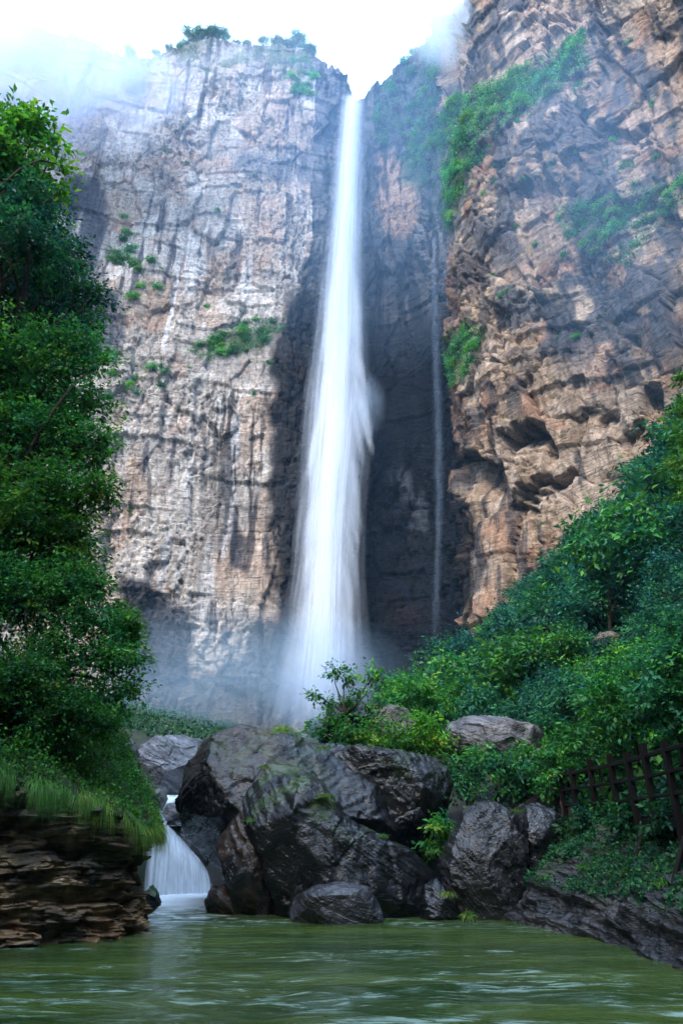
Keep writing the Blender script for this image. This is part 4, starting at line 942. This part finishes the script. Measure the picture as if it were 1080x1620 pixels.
cushion(685, 1350, 20.3, 12, 120, 0.2, GR[[0, 3]], 'low grass at the foot of the fern clump')

for x, y, r, lab in ((860, 1395, 14, 'dark grass tuft on the right bank below the fence end'), (930, 1375, 16, 'grass tuft under the middle of the walkway on the right bank'), (1000, 1385, 16, 'mossy tuft on the right bank nearer the frame edge'), (1055, 1400, 20, 'broad mossy tuft on the right bank at the frame edge')):
    q = np.argmin(np.hypot(*(np.array(proj(BR[..., 0].ravel(), BR[..., 1].ravel(), BR[..., 2].ravel())) - np.array([[x], [y]])))); p = BR.reshape(-1, 3)[q]
    o = cushion(x, y, p[1], r, 260, 0.22, GR[[0, 3]] * 0.7, lab); o.location = p
# shrubs on the cliffs ----------------------------------------------------
def shrub_proto(seed, pal):
    rng = np.random.default_rng(seed)
    bl = [(0, 0, 0.75, 0.8, 0.8, 0.6), (0.7, 0.2, 0.6, 0.6, 0.6, 0.45), (-0.6, -0.3, 0.6, 0.65, 0.65, 0.5), (0.1, -0.6, 1.1, 0.5, 0.5, 0.5)]
    return build_tree('cliff_shrub', (0, 0, 0), bl, 'x', 'shrub', None, 70, 14, 0.26, 0.5, pal, seed, 0.05, twigs=4, mat=M_LEAF_FAR)
SP_ = [shrub_proto(701, MID), shrub_proto(702, DARK * 1.3), shrub_proto(703, (MID + LIGHT) / 2)]
used_proto = [False] * 3
ZONES = [('right', [(690, 180), (780, 130), (920, 62), (930, 100), (850, 170), (790, 205), (745, 290), (720, 320), (690, 300)], 74, 'on the long green ledge of the right cliff', (1.0, 1.7), False),
         ('right', [(700, 300), (740, 290), (725, 372), (705, 360)], 14, 'at the ledge tip beside the thin side fall', (0.8, 1.3), False),
         ('right', [(703, 575), (735, 515), (765, 520), (745, 600), (712, 610)], 16, 'on the small ledge edging the right cliff', (0.8, 1.3), False),
         ('right', [(880, 330), (1000, 310), (1080, 280), (1080, 320), (990, 420), (955, 410), (900, 380)], 30, 'scattered on the dark upper right cliff', (0.6, 1.2), True),
         ('gorge', [(590, 150), (690, 20), (700, 200), (690, 300), (640, 260), (595, 240)], 42, 'on the shoulder right of the waterfall lip', (0.9, 1.6), False),
         ('left', [(300, 555), (350, 530), (395, 508), (440, 508), (430, 540), (380, 556), (330, 570)], 22, 'on the grassy left cliff ledge', (0.7, 1.3), False),
         ('left', [(175, 330), (230, 350), (260, 490), (230, 500), (170, 440)], 18, 'beside the dark streak of the left cliff', (0.9, 1.5), True),
         ('left', [(170, 560), (330, 555), (300, 590), (210, 640), (170, 640)], 12, 'in cracks under the grassy left cliff ledge', (0.6, 1.1), True),
         ('right', [(705, 380), (800, 200), (1000, 60), (1075, 200), (1060, 540), (900, 560), (780, 480)], 46, 'dotted over the grey upper right cliff', (0.35, 0.8), True),
         ('left', [(200, 180), (520, 180), (480, 420), (420, 640), (200, 640)], 26, 'dotted over the pale left cliff', (0.3, 0.7), True),
         ('left', [(440, 110), (500, 90), (556, 150), (520, 170), (460, 150)], 18, 'on the rim just left of the waterfall lip', (0.9, 1.5), False)]
rz = np.random.default_rng(91)
for part, poly, n, where, (s0, s1), loose in ZONES:
    P, px_, py_, N = CLIFF_PTS[part]
    idx = np.where(poly_sd(px_, py_, poly) > 0)[0]
    if len(idx) == 0: continue
    got = []
    for q in rz.permutation(idx):
        if len(got) >= n: break
        if any(((P[q] - P[g]) ** 2).sum() < 1.0 for g in got): continue
        got.append(q)
    for q in got:
        k = int(rz.integers(0, 3)); s = s0 + (s1 - s0) * rz.random(); loc = P[q] - N[q] * 0.2 + np.array((0, 0, -0.2))
        xs = (px_[q] - px_[idx].min()) / (np.ptp(px_[idx]) + 1e-6); sec = 'left part' if xs < 0.34 else ('middle' if xs < 0.67 else 'right part')
        kd = ('mid green', 'dark green', 'fresh light green')[k]
        lab = f'{kd} shrub {where}, {sec}'; grp = f'{kd} shrubs {where}, {sec}'
        if not used_proto[k]:
            o = SP_[k]; used_proto[k] = True; o.location = loc; o.scale = (s, s, s); o['label'] = lab; o['group'] = grp
        else:
            o = copy_tree(SP_[k], loc, rz.random() * 6.28, (s, s * 0.9), lab, grp)
# leafy mats that fill the green belts
def cliff_cover(part, poly, n, L, label):
    P, px_, py_, N = CLIFF_PTS[part]; idx = np.where(poly_sd(px_, py_, poly) > -3)[0]
    q = rz.choice(idx, n); p = P[q] + N[q] * (0.1 + 0.5 * rz.random(n)[:, None]) + rz.normal(size=(n, 3)) * 0.15
    cl = fbm2(p[:, 0] / 1.5 + p[:, 1] / 1.5, p[:, 2] / 1.5, 951, 3); m = cl > 0.42
    scatter_cover(p[m], N[q][m], rz, L, np.vstack([DARK * 1.3, MID]), label, 'ground_cover')
cliff_cover('right', ZONES[0][1], 16000, 0.35, 'low greenery filling the long ledge of the right cliff')
cliff_cover('gorge', ZONES[4][1], 6000, 0.35, 'low greenery on the shoulder right of the waterfall lip')
cliff_cover('left', ZONES[5][1], 3500, 0.3, 'low greenery along the grassy ledge of the left cliff')
cliff_cover('right', ZONES[2][1], 3000, 0.3, 'low greenery on the small ledge at the left edge of the right cliff')
cliff_cover('right', ZONES[3][1], 3500, 0.3, 'low greenery on the dark upper right cliff')
# trees on the rim of the left cliff
Pl = CLIFF_PTS['left'][0].reshape(-1, 700, 3)[:, -1]; rx, ry = proj(Pl[:, 0], Pl[:, 1], Pl[:, 2])
names_rim = ['isolated', 'round', 'tall', 'thin', 'wide', 'low', 'leaning', 'dense', 'small', 'airy', 'last', 'bushy', 'spreading', 'outer']
xs_rim = [205, 245, 268, 285, 300, 318, 335, 352, 372, 392, 415, 436, 455, 470, 488, 506, 524]
for i, xx in enumerate(xs_rim):
    j = int(np.argmin(np.abs(rx - xx))); k = i % 5; s = (0.55 + 0.3 * rz.random()) * (1.5 if xx in (300, 318, 335, 352, 455, 470) else 0.9)
    copy_tree(protos[[0, 3, 1][i % 3]], Pl[j] + np.array((0, 0.3, -0.4)), rz.random() * 6.28, (s, s * 0.85), f'rim tree {"on the hump of the left cliff top" if 280 < xx < 350 else ("near the waterfall end of the left cliff top" if xx > 440 else "along the left cliff top against the white sky")}',
              'trees on the hump of the left cliff top' if 280 < xx < 350 else ('trees near the waterfall end of the left cliff top' if xx > 440 else 'trees along the left cliff top'))

# ------------------------------------------------------------------ falling water
FT = np.array([(158, 558, 16), (200, 556, 18), (280, 551, 21), (360, 547, 24), (450, 541, 28), (540, 537, 33), (620, 533, 40), (700, 528, 42), (800, 521, 40), (900, 516, 42), (1000, 511, 50), (1080, 506, 60), (1150, 500, 72)], float)
M_FALL = mat_fall('falling_water', 22, 1.2, 0.26, 0.68, 0.78)
def fall_mesh(tab, Yt, Yb, scales, nu=36, nv=90, depth=0.6, thick=1.0, seed=0):
    Vs, Fs, Fl, n0 = [], [], [], 0
    rng = np.random.default_rng(seed)
    y = np.linspace(tab[0, 0], tab[-1, 0], nv); tt = np.linspace(0, 1, nv)
    for k, (sc, al) in enumerate(scales):
        cx = np.interp(y, tab[:, 0], tab[:, 1]); hw = np.interp(y, tab[:, 0], tab[:, 2])
        th = np.linspace(0, 2 * np.pi, nu)
        V = np.zeros((nu, nv, 3)); fl = np.zeros((nu, nv, 3))
        ph = rng.random() * 50
        for j in range(nv):
            Y0 = Yt + (Yb - Yt) * tt[j] ** 0.7; m = px_m(cx[j], y[j], Y0); p = at(cx[j], y[j], Y0)
            wob = 1 + 0.20 * (vn2(np.cos(th) * 2.2 + ph, np.sin(th) * 2.2 + tt[j] * 5, 7 + k) - 0.5) * (0.4 + tt[j])
            V[:, j, 0] = p[0] + np.cos(th) * hw[j] * m * sc * wob
            V[:, j, 1] = p[1] + np.sin(th) * hw[j] * m * sc * wob * depth
            V[:, j, 2] = p[2]
            fl[:, j, 0] = np.cos(th) * sc * 0.6 + np.where(np.sin(th) > 0, 7, 0) + k * 3.1
            fl[:, j, 1] = tt[j] * 3
            fl[:, j, 2] = al * thick * np.interp(tt[j], [0, 0.03, 0.55, 0.9, 1], [0.9, 1, 0.95, 0.75, 0.0])
        Vs.append(V.reshape(-1, 3)); Fl.append(fl.reshape(-1, 3)); Fs.append(grid_faces(nu, nv) + n0); n0 += nu * nv
    return np.concatenate(Vs), np.concatenate(Fs), np.concatenate(Fl)
V, F, fl = fall_mesh(FT, 118.5, 111.0, [(1.4, 0.20), (1.2, 0.35), (1.02, 0.5), (0.86, 0.7), (0.70, 1.0), (0.55, 1.3), (0.4, 1.5), (0.25, 1.7)], seed=3)
parts_v, parts_f, parts_l, n0 = [V], [F], [fl], len(V)
rp = np.random.default_rng(17)
for q in range(46):          # plumes that tear off the sides of the fall
    side = 1 if rp.random() < 0.6 else -1
    y0 = 380 + 560 * rp.random(); ln = 70 + 90 * rp.random()
    if side > 0 and q < 16: y0 = 520 + 110 * rp.random(); ln = 90 + 60 * rp.random()
    c0 = np.interp(y0, FT[:, 0], FT[:, 1]); h0 = np.interp(y0, FT[:, 0], FT[:, 2])
    ex = h0 * (0.75 + 0.4 * rp.random()) if not (side > 0 and q < 16) else h0 * (1.2 + 0.6 * rp.random())
    tab = np.array([(y0, c0 + side * h0 * 0.45, 2), (y0 + ln * 0.5, c0 + side * (h0 * 0.45 + ex * 0.35), 8 + 4 * rp.random()), (y0 + ln * 0.85, c0 + side * (h0 * 0.4 + ex * 0.55), 6), (y0 + ln, c0 + side * (h0 * 0.4 + ex * 0.6), 1.0)])
    v2, f2, l2 = fall_mesh(tab, 115, 114, [(1.0, 0.35), (0.6, 0.5)], nu=14, nv=16, seed=q)
    tq = l2[:, 1] / 3; l2[:, 2] *= 0.75 * np.sin(np.pi * np.clip(tq, 0, 1)) ** 0.7; parts_v.append(v2); parts_f.append(f2 + n0); parts_l.append(l2); n0 += len(v2)
me = mesh_np('waterfall', np.concatenate(parts_v), np.concatenate(parts_f), M_FALL, None, True, np.concatenate(parts_l))
props(link('waterfall', me), 'tall white waterfall dropping from the notch in the cliff rim', None, None, 'structure')
ST = np.array([(352, 690, 2), (380, 687, 3.5), (440, 686, 6), (520, 688, 8), (620, 691, 10), (720, 694, 10), (800, 694, 9), (880, 692, 7), (930, 690, 7), (1020, 688, 10)], float)
M_SIDE = mat_fall('thin_falling_water', 16, 3.0, 0.36, 0.70, 0.22, 4.0, color=(0.42, 0.58, 0.80), veil=0.2)
V, F, fl = fall_mesh(ST, 103.0, 103.0, [(1.0, 0.3), (0.7, 0.4), (0.4, 0.5)], nu=20, nv=70, seed=8)
props(link('waterfall', mesh_np('waterfall', V, F, M_SIDE, None, True, fl)), 'thin faint side fall right of the tall waterfall', None, None, 'structure')

# cascade into the pool
M_CASC = mat_fall('cascade_water', 8, 0.9, 0.22, 0.62, 1.1, 2.0, color=(0.95, 0.97, 1.0), veil=0.7)
def cascade():
    top = np.array([(236, 1318), (252, 1308), (264, 1304), (276, 1316), (292, 1334), (312, 1356), (326, 1376), (334, 1398)], float)
    bot = np.array([(226, 1416), (240, 1418), (256, 1418), (275, 1418), (295, 1418), (314, 1417), (327, 1416), (337, 1415)], float)
    nu, nv = 90, 40; sp = np.linspace(0, 1, nu); q = np.linspace(0, 1, len(top)); t = np.linspace(0, 1, nv)
    Vs, Fs, Fl, n0 = [], [], [], 0
    for k, (dy, al) in enumerate([(0, 0.9), (0.10, 1.0), (0.2, 1.1), (0.3, 1.2)]):
        V = np.zeros((nu, nv, 3)); fl = np.zeros((nu, nv, 3))
        tx = np.interp(sp, q, top[:, 0]); ty = np.interp(sp, q, top[:, 1]); bx = np.interp(sp, q, bot[:, 0]); by = np.interp(sp, q, bot[:, 1])
        wob = (vn2(sp * 16 + k * 5, sp * 0, 31) - 0.5) * 0.22
        for i in range(nu):
            a = at(tx[i], ty[i], 27.4); b_ = hit(bx[i], by[i], 0.02)
            Yq = a[1] + (b_[1] - a[1]) * t ** 0.55
            V[i, :, 0] = a[0] + (b_[0] - a[0]) * t ** 0.75
            V[i, :, 1] = Yq + dy + wob[i] * np.sin(t * 2.5)
            V[i, :, 2] = a[2] + (b_[2] - a[2]) * (0.25 * t + 0.75 * t ** 1.7)
            fl[i, :, 0] = sp[i] * 2.2 + k * 4.7; fl[i, :, 1] = t * (a[2] - b_[2]) * 0.5; fl[i, :, 2] = al * np.interp(t, [0, 0.06, 0.8, 1], [0.5, 1, 1, 0.9]) * min(1, 8 * min(sp[i] + 0.05, 1 - sp[i] + 0.02))
        Vs.append(V.reshape(-1, 3)); Fl.append(fl.reshape(-1, 3)); Fs.append(grid_faces(nu, nv) + n0); n0 += nu * nv
    return np.concatenate(Vs), np.concatenate(Fs), np.concatenate(Fl)
V, F, fl = cascade()
props(link('cascade', mesh_np('cascade', V, F, M_CASC, None, True, fl)), 'small silky cascade spilling into the pool beside the left bank', None, None, 'structure')
def mat_stream():
    m, t, N, L = new_mat('white_stream_water')
    out = N('OutputMaterial'); b = N('BsdfPrincipled'); tc = N('TexCoord'); n = N('TexNoise'); n.inputs['Scale'].default_value = 3; L(tc.outputs['Object'], n.inputs['Vector'])
    cr = N('ValToRGB'); cr.color_ramp.elements[0].position = 0.35; cr.color_ramp.elements[1].position = 0.6
    cr.color_ramp.elements[0].color = (0.25, 0.3, 0.3, 1); cr.color_ramp.elements[1].color = (0.85, 0.9, 0.95, 1)
    L(n.outputs[0], cr.inputs[0]); L(cr.outputs[0], b.inputs['Base Color']); b.inputs['Roughness'].default_value = 0.3; L(b.outputs[0], out.inputs['Surface'])
    return m
sx_ = np.linspace(0, 1, 30); sy_ = np.linspace(0, 1, 40)
SX, SY = np.meshgrid(sx_, sy_, indexing='ij')
a0, a1 = at(262, 1306, 27.4), at(262, 1260, 33.0)
X = a0[0] + (a1[0] - a0[0]) * SY + (SX - 0.5) * (1.0 + 1.6 * SY); Y = a0[1] + (a1[1] - a0[1]) * SY
Z = a0[2] + (a1[2] - a0[2]) * sst(0.55, 0.75, SY) + 0.06 * (fbm2(X * 3, Y * 3, 33, 3) - 0.5)
props(link('stream', mesh_np('stream', np.stack([X, Y, Z], 2).reshape(-1, 3), grid_faces(30, 40), mat_stream(), None, True)), 'white stream feeding the cascade between the stones', None, None, 'structure')

# ------------------------------------------------------------------ pool
def mat_pool():
    m, t, N, L = new_mat('green_pool_water')
    out = N('OutputMaterial'); b = N('BsdfPrincipled'); tc = N('TexCoord'); at_ = N('Attribute', attribute_name='col')
    mp = N('Mapping'); mp.inputs['Scale'].default_value = (0.55, 2.2, 1); mp.inputs['Rotation'].default_value = (0, 0, R(4)); L(tc.outputs['Object'], mp.inputs['Vector'])
    n1 = N('TexNoise'); n1.inputs['Scale'].default_value = 1.25; n1.inputs['Detail'].default_value = 5; n1.inputs['Roughness'].default_value = 0.6; n1.inputs['Distortion'].default_value = 1.4
    n2 = N('TexNoise'); n2.inputs['Scale'].default_value = 4.0; n2.inputs['Detail'].default_value = 4; n2.inputs['Distortion'].default_value = 1.0
    n3 = N('TexNoise'); n3.inputs['Scale'].default_value = 0.35; n3.inputs['Detail'].default_value = 3
    for q in (n1, n2, n3): L(mp.outputs[0], q.inputs['Vector'])
    # foam-coloured wisps paint sky reflections, plus the white water below the cascade
    ml = N('MapRange', interpolation_type='SMOOTHSTEP'); ml.inputs['From Min'].default_value = 0.44; ml.inputs['From Max'].default_value = 0.66; L(n1.outputs[0], ml.inputs['Value'])
    m2 = N('MapRange', interpolation_type='SMOOTHSTEP'); m2.inputs['From Min'].default_value = 0.30; m2.inputs['From Max'].default_value = 0.72; L(n2.outputs[0], m2.inputs['Value'])
    mm = N('Math', operation='MULTIPLY'); L(ml.outputs[0], mm.inputs[0]); L(m2.outputs[0], mm.inputs[1])
    sp = N('SeparateColor'); L(at_.outputs['Color'], sp.inputs[0])
    m3 = N('Math', operation='MULTIPLY'); L(mm.outputs[0], m3.inputs[0]); L(sp.outputs[0], m3.inputs[1])
    ad = N('Math', operation='ADD', use_clamp=True); L(m3.outputs[0], ad.inputs[0]); L(sp.outputs[1], ad.inputs[1])
    bc = N('ValToRGB'); bc.color_ramp.elements[0].position = 0.35; bc.color_ramp.elements[1].position = 0.65
    bc.color_ramp.elements[0].color = (0.018, 0.042, 0.009, 1); bc.color_ramp.elements[1].color = (0.058, 0.088, 0.017, 1); L(n3.outputs[0], bc.inputs[0])
    mx = N('Mix', data_type='RGBA'); mx.inputs['B'].default_value = (0.28, 0.38, 0.31, 1); L(ad.outputs[0], mx.inputs['Factor']); L(bc.outputs[0], mx.inputs['A'])
    mw = N('Mix', data_type='RGBA'); mw.inputs['B'].default_value = (0.85, 0.9, 0.93, 1); L(sp.outputs[1], mw.inputs['Factor']); L(mx.outputs['Result'], mw.inputs['A'])
    L(mw.outputs['Result'], b.inputs['Base Color'])
    rr = N('MapRange'); rr.inputs['To Min'].default_value = 0.10; rr.inputs['To Max'].default_value = 0.55; L(ad.outputs[0], rr.inputs['Value']); L(rr.outputs[0], b.inputs['Roughness'])
    b.inputs['IOR'].default_value = 1.333; b.inputs['Specular IOR Level'].default_value = 0.35
    bp = N('Bump'); bp.inputs['Strength'].default_value = 0.55; bp.inputs['Distance'].default_value = 0.10
    hh = N('Math', operation='MULTIPLY_ADD'); hh.inputs[1].default_value = 0.35; L(n2.outputs[0], hh.inputs[0]); L(n1.outputs[0], hh.inputs[2])
    L(hh.outputs[0], bp.inputs['Height']); L(bp.outputs[0], b.inputs['Normal']); L(b.outputs[0], out.inputs['Surface'])
    return m
wx_ = np.r_[np.arange(-16, -9, 0.4), np.arange(-9, 9, 0.07), np.arange(9, 16, 0.4)]; wy_ = np.r_[np.arange(-14, 6, 0.3), np.arange(6, 29, 0.07)]
WX, WY = np.meshgrid(wx_, wy_, indexing='ij')
fb = hit(288, 1424); dist = np.hypot((WX - fb[0]) / 1.7, (WY - fb[1]) / 3.6)
foam = sst(1.15, 0.35, dist + 0.5 * (fbm2(WX * 1.2, WY * 2, 961, 4) - 0.5))
foam = np.maximum(foam, 0.55 * sst(0.42, 0.75, fbm2(WX * 2.4 + 1.2 * fbm2(WX, WY, 964, 2), WY * 5.5, 963, 5)) * sst(2.6, 0.9, dist))
chop = 0.35 + 0.9 * sst(14.5, 10.5, WY) + 0.5 * sst(3, 1, dist)
ch2 = np.clip(0.13 + 0.8 * sst(14, 10.2, WY) * sst(0.38, 0.62, fbm2(WX / 3, WY / 1.1, 965, 3)) + 0.5 * sst(0.5, 0.62, fbm2(WX / 2.2, WY / 0.8, 967, 3)), 0, 1)  # where the painted sky reflections show on the water
WZ = 0.05 * chop * (fbm2(WX * 0.9, WY * 2.2, 969, 4) - 0.5) * 2 + 0.015 * (fbm2(WX * 3, WY * 6, 971, 3) - 0.5) + 0.06 * foam * sst(1.3, 0.7, dist)
pc = np.stack([ch2, foam, foam * 0, foam * 0 + 1], 2)
props(link('pool', mesh_np('pool', np.stack([WX, WY, WZ], 2).reshape(-1, 3), grid_faces(len(wx_), len(wy_)), mat_pool(), pc.reshape(-1, 4), True)), 'green rippled pool in the foreground', None, None, 'structure')

# ------------------------------------------------------------------ timber walkway
def box(name, a, b, w, h, mat, parent, up=(0, 0, 1), jit=0.0):
    """bevelled beam from a to b (relative to the parent), w wide, h high"""
    a = Vector(a); b = Vector(b); d = (b - a); L = d.length; z = d.normalized(); u = Vector(up)
    x = u.cross(z)
    if x.length < 1e-3: x = Vector((1, 0, 0))
    x.normalize(); y = z.cross(x)
    e = min(w, h) * 0.15; V = []
    prof = [(-w / 2 + e, -h / 2), (w / 2 - e, -h / 2), (w / 2, -h / 2 + e), (w / 2, h / 2 - e), (w / 2 - e, h / 2), (-w / 2 + e, h / 2), (-w / 2, h / 2 - e), (-w / 2, -h / 2 + e)]
    for t in (0, 1):
        for p in prof: V.append(a + d * t + x * p[0] + y * p[1])
    F = [(i, (i + 1) % 8, 8 + (i + 1) % 8, 8 + i) for i in range(8)] + [tuple(range(7, -1, -1)), tuple(range(8, 16))]
    me = bpy.data.meshes.new(name); me.from_pydata([v[:] for v in V], [], F); me.materials.append(mat); me.update()
    return link(name, me, parent)
WXm, DZ = 6.75, 2.32
walk = empty('walkway', (WXm + 0.75, 18.5, DZ), 'dark timber walkway with a post and rail fence under the trees on the right', 'walkway')
def rel(X, Y, Z): return (X - WXm - 0.75, Y - 18.5, Z - DZ)
ys = [23.6, 22.5, 21.4, 19.75, 18.2, 17.1, 16.1, 15.0, 13.9, 12.8]
for side in (0, 1):
    X = WXm + side * 1.5
    for i, y in enumerate(ys if side == 0 else []):
        tp = 3.72 + 0.05 * math.sin(i * 2.3 + side)
        box('post', rel(X, y, 1.7), rel(X, y, tp), 0.14, 0.14, M_TIMBER, walk, up=(0, 1, 0))
    for zz, hh in (((3.5, 0.09), (3.08, 0.07), (2.66, 0.07)) if side == 0 else ()):
        for i in range(len(ys) - 1):
            box('rail', rel(X - 0.002 * i, ys[i] - 0.08, zz + 0.02 * math.sin(i)), rel(X - 0.002 * i, ys[i + 1] + 0.08, zz + 0.02 * math.sin(i + 1)), 0.07, hh, M_TIMBER, walk)
    box('beam', rel(X + (0.14 if side == 0 else -0.14), 24.2, DZ - 0.19), rel(X + (0.14 if side == 0 else -0.14), 12.3, DZ - 0.19), 0.14, 0.22, M_TIMBER, walk)
for i in range(54):
    y = 24.2 - i * 0.22
    box('plank', rel(WXm + 0.10, y, DZ - 0.05), rel(WXm + 1.40, y, DZ - 0.05 + 0.004 * math.sin(i * 5.1)), 0.20, 0.05, M_TIMBER, walk)
for y in (22.5, 19.75, 17.1, 15.0, 12.8):
    box('brace', rel(WXm + 0.1, y, DZ - 0.32), rel(WXm - 0.55, y - 0.5, 1.1), 0.09, 0.09, M_TIMBER, walk)
    box('brace', rel(WXm + 0.1, y, DZ - 0.34), rel(WXm + 0.5, y + 0.7, 1.0), 0.09, 0.09, M_TIMBER, walk)
    box('support_post', rel(WXm + 0.75, y + 0.2, DZ - 0.3), rel(WXm + 0.75, y + 0.2, 0.6), 0.18, 0.18, M_TIMBER, walk, up=(0, 1, 0))
pr = at(958, 944, 42)
hr = empty('handrail', (pr[0], pr[1], pr[2] - 1.0), 'short pale handrail showing between the trees on the right slope', 'handrail')
box('rail', (-0.75, 0, 1.0), (0.75, 0, 1.0), 0.12, 0.12, M_PALEWOOD, hr)
for xx in (-0.6, 0.6): box('post', (xx, 0, -0.6), (xx, 0, 0.94), 0.1, 0.1, M_TIMBER, hr, up=(0, 1, 0))

# ------------------------------------------------------------------ mist and haze
def mist(name, c, rad, mat, label, rot=(0, 0, 0)):
    S, F = ico(3); me = mesh_np(name, S, F, mat); o = link(name, me); o.location = c; o.scale = rad; o.rotation_euler = rot
    return props(o, label, None, None, 'stuff')
mist('mist', at(507, 1075, 109), (10.5, 7, 13), mat_mist('spray_low', 0.11, 1.7, 0.28, 0.68, color=(0.52, 0.70, 1.0)), 'white spray rising round the foot of the tall waterfall')
mist('mist', (at(536, 650, 114.5) + np.array((0, 0, 0))), (6.5, 5, 52), mat_mist('spray_column', 0.03, 2.4, 0.3, 0.7, (1, 1, 2.2), power=1.2, color=(0.6, 0.78, 1.0)), 'thin spray drifting round the falling water', rot=(0, R(2.6), 0))
mist('mist', at(578, 640, 113.5), (4.6, 4, 9), mat_mist('spray_drift', 0.10, 2.2, 0.3, 0.65, (1, 1, 0.8), color=(0.66, 0.82, 1.0)), 'puff of spray drifting off the right side of the tall waterfall')
mist('mist', at(620, 230, 100), (62, 9, 62), mat_mist('blue_air', 0.011, 1.0, 0.05, 0.5, color=(0.36, 0.64, 1.0), power=0.8), 'thin blue mist before the upper cliffs')
mist('mist', at(930, 260, 60), (17, 7, 40), mat_mist('blue_air_right', 0.012, 1.0, 0.05, 0.5, color=(0.36, 0.64, 1.0), power=0.8), 'thin blue mist before the grey upper right cliff')
mist('mist', at(40, 60, 92), (34, 12, 30), mat_mist('cloud_left', 0.20, 1.5, 0.32, 0.68, color=(0.74, 0.84, 1.0)), 'white cloud drifting over the top left of the left cliff')
mist('mist', at(170, 150, 101), (24, 8, 22), mat_mist('cloud_rim', 0.13, 1.9, 0.36, 0.66, color=(0.74, 0.84, 1.0)), 'thin cloud wisps at the left end of the cliff rim')
mist('mist', at(705, 5, 98), (17, 8, 26), mat_mist('cloud_right', 0.28, 1.6, 0.36, 0.70), 'thin cloud at the top of the right cliff')
mist('mist', at(370, 85, 106), (36, 6, 13), mat_mist('mist_rim', 0.028, 2.0, 0.36, 0.70), 'thin white mist along the whole top of the left cliff')
mist('mist', (-13, 84, 19), (24, 22, 9), mat_mist('mist_mound', 0.03, 1.2, 0.2, 0.7, color=(0.45, 0.68, 0.9)), 'low mist lying over the mound at the foot of the left cliff')
def haze():
    m, t, N, L = new_mat('haze_air')
    out = N('OutputMaterial'); v = N('VolumePrincipled'); v.inputs['Color'].default_value = (0.34, 0.62, 1.0, 1); v.inputs['Density'].default_value = 0.00026
    L(v.outputs[0], out.inputs['Volume'])
    x0, x1, y0, y1, z0, z1 = -180, 180, -90, 250, -2.6, 262
    V = [(x, y, z) for x in (x0, x1) for y in (y0, y1) for z in (z0, z1)]
    F = [(0, 1, 3, 2), (4, 6, 7, 5), (0, 4, 5, 1), (2, 3, 7, 6), (0, 2, 6, 4), (1, 5, 7, 3)]
    me = bpy.data.meshes.new('haze'); me.from_pydata(V, [], F); me.materials.append(m)
    props(link('haze', me), 'pale blue air between the camera and the cliffs', None, None, 'stuff')
haze()
